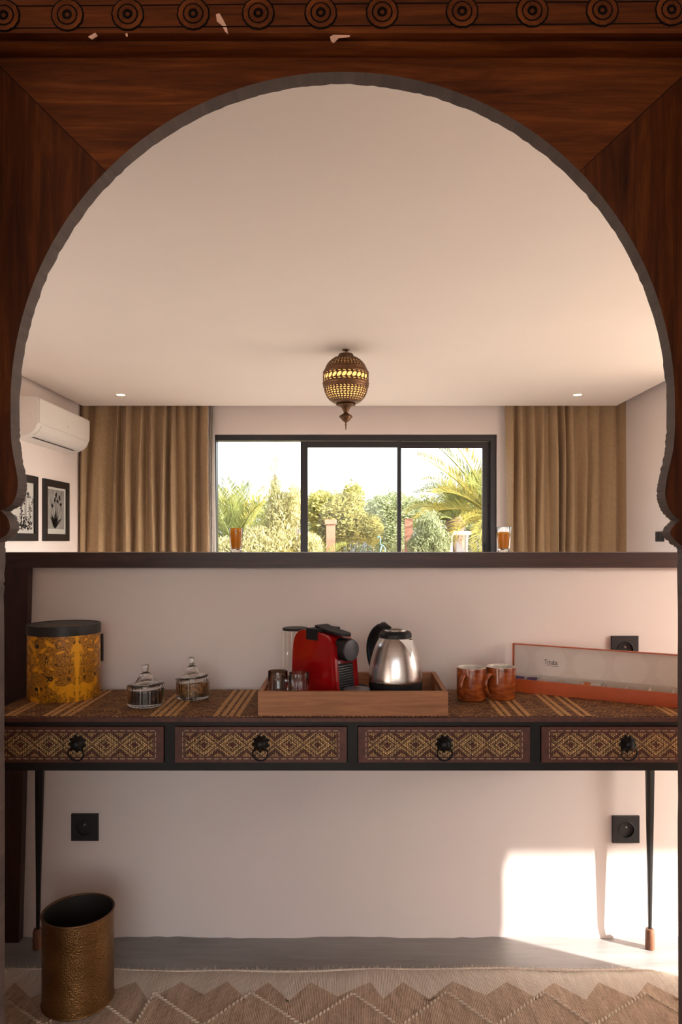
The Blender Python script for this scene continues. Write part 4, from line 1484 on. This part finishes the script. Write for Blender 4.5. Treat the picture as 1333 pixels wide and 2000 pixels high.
# ------------------------------------------------------------------ open orange tea box
def teabox():
    A = Vector((.4698, 2.097)); u = Vector((.8745, -.485)).normalized()
    o2 = A - u * .026
    ang = math.atan2(u.y, u.x)
    t = empty('tea_box', (o2.x, o2.y, TZ), ang)
    L, Wd, H = .50, .074, .037
    w = .004
    bbox('box_front', 0, L, 0, w, 0, H, M['box_orange'], t, .0008)
    bbox('box_back', 0, L, Wd - w, Wd, 0, H, M['box_orange'], t, .0008)
    bbox('box_end', 0, w, w, Wd - w, 0, H, M['box_orange'], t)
    bbox('box_end', L - w, L, w, Wd - w, 0, H, M['box_orange'], t)
    bbox('box_floor', w, L - w, w, Wd - w, .001, .004, M['box_cream'], t)
    bbox('inner_lining', w, L - w, Wd - w - .003, Wd - w, .004, H + .004, M['box_cream'], t)
    bbox('inner_lining', w, L - w, w, w + .002, .004, H - .002, M['box_cream'], t)
    for i in range(7):
        x = .088 + i * .058
        if x < L - .02:
            bbox('divider', x, x + .0025, w + .002, Wd - w - .003, .004, H - .001, M['box_cream'], t)
    # lid standing open on the back edge
    lid = bpy.data.objects.new('open_lid', None); link(lid, t)
    lid.location = (-.004, Wd - .001, H)
    lid.rotation_euler = (R(-1), 0, 0)
    LH = .092
    bbox('lid_board', 0, L + .008, 0, .003, 0, LH, M['box_orange'], lid)
    bbox('lid_lining', .003, L + .005, -.0012, 0, .002, LH - .003, M['lid_print'], lid)
    bbox('lid_rim', 0, L + .008, -.012, .003, LH - .0025, LH, M['box_orange'], lid)
    bbox('lid_rim', 0, .0025, -.010, 0, 0, LH - .0025, M['box_orange'], lid)
    bbox('lid_rim', L + .0055, L + .008, -.010, 0, 0, LH - .0025, M['box_orange'], lid)
    fc = bpy.data.curves.new('lettering', 'FONT')
    fc.body = 'Tchaba'; fc.size = .020; fc.extrude = .0002; fc.space_character = .92
    tmp = bpy.data.objects.new('tmp', fc); COL.objects.link(tmp)
    bpy.context.view_layer.update()
    me = bpy.data.meshes.new_from_object(tmp.evaluated_get(bpy.context.evaluated_depsgraph_get()))
    bpy.data.objects.remove(tmp)
    me.name = 'lettering'
    lt = mesh_obj('lettering', me, M['text'], lid)
    lt.scale = (.72, 1.0, 1)
    lt.location = (.092, -.0015, .037); lt.rotation_euler = (R(90), 0, 0)
    bm = NB(); box(bm, .094, .134, -.0016, -.0012, .0325, .0333)
    obj('printed_line', bm, M['text'], lid)
    tag(t, 'long open orange tea box with cream lid leaning at the low wall', 'box')
    # sachets lying inside
    for x, mat, lab, tl in ((.020, 'sachet_purple', 'purple tea sachet at the left end of the orange box', .1), (.058, 'sachet_purple', 'purple tea sachet lying beside the first divider of the box', -.15),
                        (.216, 'sachet_orange', 'orange tea sachet in a middle compartment of the box', .2), (.238, 'sachet_white', 'white tea sachet in a middle compartment of the box', -.1)):
        bm = NB(); box(bm, -.014, .014, -.022, .022, -.0012, .0012); bevel_all(bm, .001, 1)
        s = obj('tea_sachet', bm, M[mat])
        p = o2 + u*x + Vector((-u.y, u.x))*.036
        s.location = (p.x, p.y, TZ + .0275); s.rotation_euler = (R(18), tl*.5, ang)
        tag(s, lab, 'tea sachet', 'tea sachets in the orange box')
teabox()

# ------------------------------------------------------------------ juice glasses on the cap
def juice(px, label, k, lev):
    y = 2.262
    t = empty('juice_glass', (wx(px, y), y, CAPZ))
    h = .075*k
    rt, rb = .0222*k, .0165*k
    bm = NB()
    lathe(bm, [(rb*.94, 0), (rb, .0015), (rt, h - .001), (rt*.985, h), (rt*.95, h - .001), (rb*.93 + (rt-rb)*.13, .011), (rb*.4, .0095), (rb*.05, .0095)], 48)
    soft(obj('glass_body', bm, M['glass'], t), 60)
    bm = NB()
    f = lambda z: (rb + (rt - rb)*z/h)*.925
    zl = h*lev
    lathe(bm, [(f(.012)*.96, .0112), (f(.012), .0125), (f(zl), zl - .001), (f(zl)*.97, zl)], 48)
    soft(obj('orange_juice', bm, M['juice'], t), 50)
    tag(t, label, 'glass', 'juice glasses on the shelf cap')
juice(461.5, 'small glass of orange juice in front of the left window pane', 1.0, .88)
juice(984.5, 'small glass of orange juice before the right curtain', 1.05, .72)

# ------------------------------------------------------------------ brass bin
def brassbin():
    a, b = .0877, .0877
    t = empty('brass_bin', (-.7085, 1.8796, .0085), 0)
    h = .2302
    bm = NB()
    lathe(bm, [(.96, 0), (1.0, .0015), (1.0, h)], 80, a, b, cap1=False)
    o = soft(obj('bin_wall', bm, M['brass'], t), 50)
    bm = NB()
    lathe(bm, [(.985, h - .001), (.98, .008), (.5, .005), (.02, .005)], 80, a, b, cap0=False)
    soft(obj('bin_inside', bm, M['bin_inside'], t), 50)
    for nm, z, rr in (('rolled_rim', h, .0028), ('base_ring', .0042, .0024)):
        bm = NB(); tube(bm, [(a*1.0*math.cos(g), b*1.0*math.sin(g), z) for g in [2*PI*i/80 for i in range(80)]], rr, 8, True)
        obj(nm, bm, M['lantern_rim'] if nm == 'rolled_rim' else M['brass'], t, True)
    tag(t, 'round hammered brass waste bin standing on the rug', 'bin')
brassbin()

# ------------------------------------------------------------------ flat woven rug
def rug():
    yF = 2.012
    t = empty('woven_rug', (0, yF, 0))
    X0, X1 = -1.5, 1.5
    y0 = 1.56 - yF
    fy = lambda py: CAMZ * F / (py - VY)
    pk = [(-80, 1), (0, 0), (28, 1), (60, 0), (135, 1), (185, 0), (265, 1), (290, 0), (355, 1), (398, 0), (445, 1), (479, 0), (524, 1), (565, 0), (608, 1), (659, 0), (724, 1), (749, 0), (788, 1), (839, 0), (884, 1), (950, 0), (990, 1), (1045, 0), (1082, 1), (1145, 0), (1170, 1), (1240, 0), (1265, 1), (1333, 0), (1380, 1), (1430, 0)]
    zz = []
    r = random.Random(9)
    for px, up in pk:
        py = 1923 if up else 1955 + r.uniform(-6, 6)
        d = fy(py)
        zz.append((wx(px, d), d - yF))
    zz = [(X0, zz[0][1])] + zz + [(X1, zz[-1][1])]
    zz = [p for i, p in enumerate(zz) if i == 0 or p[0] > zz[i-1][0] + 1e-4]
    # subdivide columns; the surface waves a little
    cols = []
    for (xa, ya), (xb, yb) in zip(zz[:-1], zz[1:]):
        k = max(1, int((xb - xa) / .02))
        for i in range(k): cols.append((xa + (xb-xa)*i/k, ya + (yb-ya)*i/k))
    cols.append(zz[-1])
    H = lambda x, y: .0070 + .0012*math.sin(x*9 + y*14) + .0006*math.sin(x*31)
    edge = lambda x: .006*math.sin(x*5.1) + .003*math.sin(x*17 + 1)
    bm = NB()
    grid = []
    for x, yz in cols:
        e = edge(x)
        ys = [y0, y0*.6, y0*.3, (yz + y0*.3)*.5, yz - .012, yz, (yz + e)*.5, e]
        grid.append([bm.verts.new((x, y, H(x, y))) for y in ys])
    for i in range(len(grid)-1):
        for k in range(7):
            bm.faces.new((grid[i][k], grid[i+1][k], grid[i+1][k+1], grid[i][k+1])).material_index = 0 if k >= 5 else 1
    o = obj('woven_field', bm, [M['rug_cream'], M['rug_tan']], t, True, recalc=False)
    s = o.modifiers.new('thick', 'SOLIDIFY'); s.thickness = .006; s.offset = -1
    # rolled far edge with short loose threads
    bm = NB()
    tube(bm, [(X0 + (X1-X0)*i/600, edge(X0 + (X1-X0)*i/600) - .001, .0068) for i in range(601)], .003, 6, radii=[.0026 + .0014*abs(math.sin(i*.9)) for i in range(601)])
    obj('rolled_edge', bm, M['fringe'], t, True)
    bm = NB()
    for i in range(700):
        x = r.uniform(X0, X1)
        e = edge(x)
        L = r.uniform(.003, .011) * (2.0 if r.random() < .05 else 1)
        a = r.uniform(-.6, .6)
        p = Vector((x, e, .006 + r.uniform(0, .005)))
        q = p + Vector((L*math.sin(a), L*math.cos(a), r.uniform(-.002, .006)))
        w = Vector((.0008, 0, 0))
        bm.faces.new([bm.verts.new(v) for v in (p - w, p + w, q + w*.4, q - w*.4)])
    f = obj('loose_threads', bm, M['fringe'], t, recalc=False); f['kind'] = 'stuff'
    # braided zigzag cords sewn on the field: each is a row of slanted stitches
    peaks = [(0, 0), (75, 1), (182, 0), (265, 1), (300, 1), (385, 0), (490, 1), (590, 0), (689, 1), (780, 0), (873, 1), (972, 0), (1065, 1), (1150, 0), (1256, 1), (1345, 0)]
    peaks = [(-95, 0), (-10, 1), (85, 0), (175, 1), (262, 0), (300, 1), (395, 0), (490, 1), (590, 0), (689, 1), (780, 0), (873, 1), (968, 0), (1065, 1), (1160, 0), (1262, 1), (1370, 0)]
    pts = []
    for px, up in peaks:
        d = fy(1944 if up else 2010)
        pts.append((wx(px, d), d - yF))
    for (xa, ya), (xb, yb) in zip(pts[:-1], pts[1:]):
        n = max(4, int(math.hypot(xb-xa, yb-ya) / .0135))
        bm = NB()
        ang = math.atan2(yb-ya, xb-xa)
        for i in range(n):
            f = (i + .5) / n
            x, y = xa + (xb-xa)*f, ya + (yb-ya)*f
            m4 = Matrix.Translation((x, y, H(x, y) + .0012)) @ Matrix.Rotation(ang + .55, 4, 'Z') @ Matrix.Diagonal((.0092, .0040, .0030, 1))
            bmesh.ops.create_icosphere(bm, subdivisions=1, radius=1, matrix=m4)
        obj('braided_cord', bm, M['braid'], t, True)
    tag(t, 'cream and tan flat woven rug with zigzag border', 'rug')
rug()

# ------------------------------------------------------------------ outside: terrace, added roof and blocking wall, garden
bm = NB()
box(bm, -60, 60, 7.48, 90, -.6, -.13); box(bm, 3.0, 60, -40, 7.48, -.6, -.13); box(bm, -60, -3.0, -40, 7.48, -.6, -.13)
struct(obj('ground', bm, M['concrete_out']), 'sandy garden ground outside the house', 'ground')
bm = NB()
box(bm, NX + .2, 7.6, .01, 2.3, 2.45, 2.60); box(bm, XR + .2, 3.5, 2.3, 7.5, 2.62, 2.72)  # unseen roof, placed so its edge ends the sun patch on the low wall
for yy in (.15, 2.15): box(bm, 7.4, 7.58, yy - .1, yy + .1, -.13, 2.45)
struct(obj('sun_cut_roof', bm, M['wall']), 'unseen roof placed to cut the top of the sun patch', 'roof')
bm = NB(); box(bm, 9.5, 9.75, -12, 2.0, -.13, 2.3)  # unseen wall added to block low sky from the near bay opening
struct(obj('sky_block_wall', bm, M['wall']), 'added unseen wall that blocks low sky from the side opening', 'wall')
struct(bbox('roof', -3.0, 3.0, -3.2, 7.5, TOPC + .15, TOPC + .35, M['wall']), 'flat roof above the room', 'roof')

LEAF = {
    'palm': thin_mat('palm_leaf', (.24, .25, .075), .4, nscale=2.0, c2=(.12, .15, .05)),
    'palm_gold': thin_mat('palm_leaf_golden', (.42, .33, .08), .4, nscale=2.0, c2=(.24, .23, .06)),
    'pale': thin_mat('pale_shrub_leaf', (.52, .47, .25), .4, nscale=6.0, c2=(.34, .32, .14)),
    'yellow': thin_mat('yellow_green_leaf', (.50, .43, .15), .5, nscale=5.0, c2=(.26, .26, .09)),
    'olive': thin_mat('olive_leaf', (.34, .36, .20), .35, nscale=6.0, c2=(.19, .22, .11)),
    'dark': thin_mat('dark_hedge_leaf', (.24, .25, .11), .35, nscale=4.0, c2=(.13, .15, .07)),
}

def leaf_cloud(name, blobs, n, size, aspect, mat, parent, seed, up=0.0):
    """n small folded leaves inside a set of ellipsoids (cx, cy, cz, rx, ry, rz)"""
    g = np.random.default_rng(seed)
    B = np.array(blobs, float)
    vol = B[:, 3]*B[:, 4]*B[:, 5]
    idx = g.choice(len(B), n, p=vol/vol.sum())
    d = g.normal(size=(n, 3)); d /= np.linalg.norm(d, axis=1)[:, None]
    rad = g.random(n) ** .45 * (1 + .35 * (g.random(n) > .93) * g.random(n))
    c = B[idx, :3] + d * rad[:, None] * B[idx, 3:]
    ax = g.normal(size=(n, 3)); ax[:, 2] = np.abs(ax[:, 2]) * (.3 + up) + up
    ax += d * .6
    ax /= np.linalg.norm(ax, axis=1)[:, None]
    sd_ = np.cross(ax, g.normal(size=(n, 3))); sd_ /= np.linalg.norm(sd_, axis=1)[:, None]
    L = size * (.6 + .8*g.random(n))[:, None]
    w = L * aspect
    v = np.stack([c - ax*L*.5, c + sd_*w*.5, c + ax*L*.5, c - sd_*w*.5], 1).reshape(-1, 3)
    me = bpy.data.meshes.new(name)
    f = np.arange(4*n).reshape(n, 4)
    me.from_pydata(v.tolist(), [], f.tolist())
    return mesh_obj(name, me, mat, parent)

def bush(name, loc, blobs, n, size, aspect, mat, label, seed, stem=None, group=None, up=0.0):
    t = empty(name, loc)
    leaf_cloud('foliage', blobs, n, size, aspect, LEAF[mat], t, seed, up)
    r = random.Random(seed)
    bm = NB()
    for bx in blobs:
        for k in range(3):
            e = Vector((bx[0] + r.uniform(-.5, .5)*bx[3], bx[1] + r.uniform(-.5, .5)*bx[4], bx[2] + r.uniform(0, .7)*bx[5]))
            tube(bm, [(bx[0]*.9, e.y*.1, 0), (e.x*.98, e.y*.5, e.z*.55), tuple(e)], .02, 6, radii=[.014, .008, .002])
    obj('stems', bm, M['trunk'], t)
    tag(t, label, 'tree' if 'tree' in name else 'shrub', group)
    return t

def frond_mesh(name, L, droop, n=46, lw=.030, ll=.36, seed=0, vee=.5):
    """one feather leaf growing along +x, curving down by droop"""
    r = random.Random(seed)
    bm = NB()
    P, T = [], []
    x = z = 0.0
    ang = 0.0
    K = 24
    pts = []
    for i in range(K + 1):
        pts.append(Vector((x, 0, z)))
        ang = -droop * (i / K) ** 1.3
        x += L/K*math.cos(ang); z += L/K*math.sin(ang)
    tube(bm, pts, .012, 5, radii=[.018*(1 - .85*i/K) for i in range(K+1)])
    for i in range(n):
        u = .12 + .88 * i / (n-1)
        f = u * K; j = min(int(f), K-1)
        p = pts[j].lerp(pts[j+1], f - j)
        tg = (pts[j+1] - pts[j]).normalized()
        up = Vector((-tg.z, 0, tg.x))
        ln = ll * math.sin(PI * (.12 + .80*u)) ** .7 * r.uniform(.85, 1.1)
        for s in (-1, 1):
            dr = (tg * r.uniform(.55, .8) + Vector((0, s, 0)) * .75 + up * vee * r.uniform(.6, 1.2)).normalized()
            q = p + dr*ln*.55; e = p + dr*ln + Vector((0, 0, -ln*.10))
            w = tg * lw * .5
            bm.faces.new([bm.verts.new(v) for v in (p - w*.5, q - w, e, q + w)])
    me = bpy.data.meshes.new(name)
    bm.to_mesh(me); bm.free()
    return me

def palm(loc, trunk_h, fronds, label, seed, mats=('palm', 'palm_gold'), scale=1.0, lean=(0, 0)):
    t = empty('feather_palm', loc)
    r = random.Random(seed)
    bm = NB()
    prof = []
    k = max(3, int(trunk_h / .09))
    for i in range(k + 1):
        z = trunk_h * i / k
        prof += [(.15 + .02*(i % 2), z)]
    lathe(bm, prof + [(.17, trunk_h + .05), (.05, trunk_h + .2)], 14)
    obj('trunk', bm, M['trunk'], t)
    base = [frond_mesh('frond', 1.0, d, seed=seed*10 + i, n=52, lw=.016, ll=.26) for i, d in enumerate((.5, 1.0, 1.6))]
    for m_ in base: m_.materials.append(LEAF[mats[0]])
    base2 = [m_.copy() for m_ in base]
    for m_ in base2:
        m_.materials.clear(); m_.materials.append(LEAF[mats[1]])
    for az, el, L, dk, gold in fronds:
        o = bpy.data.objects.new('frond', (base2 if gold else base)[dk])
        link(o, t)
        o.location = (0, 0, trunk_h + .06)
        o.rotation_euler = (r.uniform(-.3, .3), -R(el), R(az))
        o.scale = (L, L*.9, L*.9)
    tag(t, label, 'palm', 'palms in the garden')
    return t

GY = -.13
def at(px, py, d): return (wx(px, d), d, wz(py, d))
# left palm: upright fronds in the left pane
fr = [(80, 84, 1.25, 0, 0), (170, 78, 1.3, 0, 0), (120, 72, 1.25, 0, 1), (20, 70, 1.2, 0, 1), (200, 66, 1.2, 1, 0), (250, 60, 1.25, 1, 0), (300, 66, 1.2, 1, 0), (340, 58, 1.15, 1, 0), (60, 62, 1.2, 1, 0),
      (10, 48, 1.15, 1, 1), (190, 45, 1.15, 2, 1), (140, 40, 1.1, 2, 0), (230, 34, 1.1, 2, 0), (290, 36, 1.05, 2, 0), (330, 30, 1.05, 2, 1), (265, 76, 1.3, 0, 0), (350, 76, 1.2, 0, 1), (100, 80, 1.2, 0, 0), (220, 80, 1.15, 0, 0), (310, 82, 1.2, 0, 0), (0, 60, 1.1, 1, 0), (45, 50, 1.1, 1, 1), (160, 56, 1.1, 1, 0)]
palm((wx(462, 11.6), 11.6, GY), 1.02, fr, 'feather palm with upright fronds behind the left window pane', 21)
# big palm standing right of the right pane: long fronds arch into view
fr = [(172, 62, 1.5, 0, 0), (182, 50, 1.45, 0, 1), (190, 70, 1.4, 0, 1), (160, 40, 1.3, 1, 0), (205, 38, 1.2, 1, 1), (178, 20, 1.2, 1, 1), (215, 10, 1.1, 2, 1), (250, 40, 1.3, 1, 0), (270, 20, 1.2, 2, 1), (300, 50, 1.4, 1, 0),
      (330, 40, 1.5, 1, 0), (10, 45, 1.5, 1, 0), (60, 50, 1.5, 1, 0), (110, 55, 1.4, 1, 0), (195, -5, 1.1, 2, 1), (240, -8, 1.0, 2, 1)]
palm((wx(962, 10.9), 10.9, GY), 1.62, fr, 'tall feather palm with arching fronds at the right edge of the window', 33)
# bushy palm filling the right pane
rr_ = random.Random(8)
fr = [(rr_.uniform(0, 360), rr_.uniform(5, 85), rr_.uniform(.9, 1.2), rr_.choice((0, 1, 1, 2)), rr_.random() < .45) for _ in range(44)]
palm((wx(890, 12.4), 12.4, GY), 1.60, fr, 'dense bushy palm behind the right window pane', 61)
# low young palm before the middle pane
fr = [(10, 48, .75, 2, 1), (-25, 40, .75, 2, 1), (180, 55, .7, 1, 1), (200, 38, .75, 2, 0), (230, 42, .7, 2, 1), (290, 45, .7, 2, 1), (330, 55, .75, 2, 0), (90, 60, .7, 1, 0), (150, 35, .7, 2, 1), (40, 62, .75, 1, 0)]
palm((wx(622, 9.9), 9.9, GY), .75, fr, 'low young palm drooping behind the middle window pane', 45, mats=('palm', 'palm_gold'))

bl = lambda d, items: [((px - VX)*d/F, dy, wz(py, d) - GY, rx*d/F, ry, rz*d/F) for px, py, rx, rz, dy, ry in items]
bush('pale_shrub', (0, 10.2, GY), bl(10.2, [(520, 1065, 62, 40, 0, .45), (550, 1010, 34, 52, .1, .35), (536, 960, 14, 34, .1, .15), (575, 985, 18, 42, 0, .25), (480, 1075, 55, 26, -.2, .4), (440, 1078, 34, 30, -.1, .3), (600, 1070, 34, 32, .0, .3)]),
     26000, .06, .24, 'pale', 'tall pale feathery shrub filling the left window pane', 51, up=.7)
bush('thin_twig_shrub', (0, 10.3, GY), bl(10.3, [(532, 915, 14, 34, 0, .1), (540, 900, 8, 26, .05, .1)]), 130, .06, .18, 'pale', 'sparse dry twigs rising above the pale shrub', 52, up=1.2)
bush('yellow_tree', (0, 13.0, GY), bl(13.0, [(655, 1005, 58, 42, 0, .6), (690, 975, 24, 34, 0, .4), (625, 990, 34, 34, .1, .5), (690, 1030, 44, 34, -.2, .5), (725, 1035, 24, 30, -.2, .4), (640, 1050, 46, 30, .2, .5)]),
     17000, .07, .45, 'yellow', 'yellow green leafy tree behind the middle window pane', 53)
bush('olive_tree', (0, 14.2, GY), bl(14.2, [(745, 1010, 34, 46, 0, .6), (775, 1000, 34, 44, .2, .6), (760, 1050, 44, 30, 0, .5), (805, 1000, 38, 30, .3, .5)]),
     17000, .08, .26, 'olive', 'grey green olive tree between the middle and right panes', 54)
bush('olive_shrub', (0, 10.4, GY), bl(10.4, [(838, 1040, 26, 44, 0, .3), (822, 1065, 28, 24, 0, .3), (858, 1060, 24, 30, 0, .3)]),
     7000, .058, .26, 'olive', 'silvery olive shrub in front of the right window pane', 55, up=.5)
bush('garden_hedge', (0, 19.0, GY), bl(19.0, [(430, 1010, 60, 40, 0, 1), (520, 1000, 60, 34, 0, 1), (610, 1005, 60, 34, .4, 1), (720, 1010, 60, 36, .2, 1), (830, 1000, 70, 34, 0, 1), (930, 1010, 70, 60, .4, 1), (1010, 1010, 60, 60, .4, 1)] ) + [(x, .5, .55, 1.0, .8, .7) for x in (-4, -3, -2, -1, 0, 1, 2, 3, 4, 5)],
     24000, .14, .45, 'dark', 'dark hedge at the far end of the garden', 56)
bush('ground_cover_shrub', (0, 11.0, GY), [(x, 0, .85, .5, .4, .32) for x in (-1.6, -.9, -.2, .4, 1.0, 1.6, 2.2)], 9000, .06, .4, 'yellow', 'low leafy ground cover along the window bottom', 57)

def post(px0, px1, py, d, label, capw):
    t = empty('terracotta_post', (wx((px0+px1)/2, d), d, GY))
    w = (px1 - px0) * d / F / 2
    h = wz(py, d) - GY
    bbox('post_shaft', -w, w, -w, w, 0, h - .07*(capw > 0), M['brick_post'], t, .006)
    if capw: bbox('post_cap', -w - capw, w + capw, -w - capw, w + capw, h - .07, h, M['brick_post'], t, .006)
    tag(t, label, 'post', 'terracotta posts in the garden')
post(638, 655, 1015, 10.9, 'terracotta garden post with a wider cap behind the middle pane', .02)
post(791, 806, 1013, 10.9, 'plain terracotta garden post beside the right sash', 0)

def pipe_frame():
    d = 10.6
    t = empty('pipe_frame', (wx(881, d), d, GY))
    h = wz(1041, d) - GY
    L = (918 - 881) * d / F
    bm = NB(); tube(bm, [(0, 0, 0), (0, 0, h*.5), (0, 0, h - .05), (.015, 0, h - .015), (.05, 0, h), (L*.6, 0, h), (L, 0, h)], .028, 12)
    obj('bent_pipe', bm, M['pipe'], t, True)
    bm = NB(); tube(bm, [(L, .35, 0), (L, .35, h*.6), (L, .33, h - .04), (L, .28, h), (L, .1, h), (L, 0, h)], .026, 12)
    obj('rear_pipe', bm, M['pipe'], t, True)
    bm = NB(); prism(bm, [((893-881)*d/F, wz(1054, d) - GY), ((903-881)*d/F, wz(1066, d) - GY), ((913-881)*d/F, wz(1082, d) - GY), ((915-881)*d/F, .35), ((893-881)*d/F, .35)], .05, .09)
    obj('mesh_panel', bm, M['chair_grey'], t)
    bm = NB(); tube(bm, [((893-881)*d/F, .07, .35), ((893-881)*d/F, .07, 0)], .012, 8); tube(bm, [((915-881)*d/F, .07, .35), ((915-881)*d/F, .07, 0)], .012, 8)
    obj('panel_leg', bm, M['pipe'], t, True)
    tag(t, 'white bent pipe frame with grey mesh panel behind the right pane', 'frame')
pipe_frame()

def teal_hook():
    d = 10.0
    t = empty('teal_garden_hook', (wx(744, d), d, GY))
    q = lambda px, py: ((px-744)*d/F, 0, wz(py, d) - GY)
    bm = NB()
    pts = catmull([q(738, 1051), q(739, 1048), q(742, 1048), q(743.5, 1053), q(743, 1062), q(745, 1064), q(749, 1066), q(752.5, 1072), q(752.5, 1085), q(747, 1100)], 5)
    tube(bm, pts, .008, 8); obj('neck', bm, M['teal'], t, True)
    bm = NB(); tube(bm, [q(746, 1066), q(743, 1075), q(743, 1090), q(747, 1100)], .011, 8); obj('body_loop', bm, M['teal'], t, True)
    bm = NB(); x, y, z = q(747, 1100); tube(bm, [(x, y, z), (x, y, 0)], .01, 8); obj('stake', bm, M['teal'], t, True)
    tag(t, 'curved teal metal garden hook behind the middle pane', 'ornament')
teal_hook()
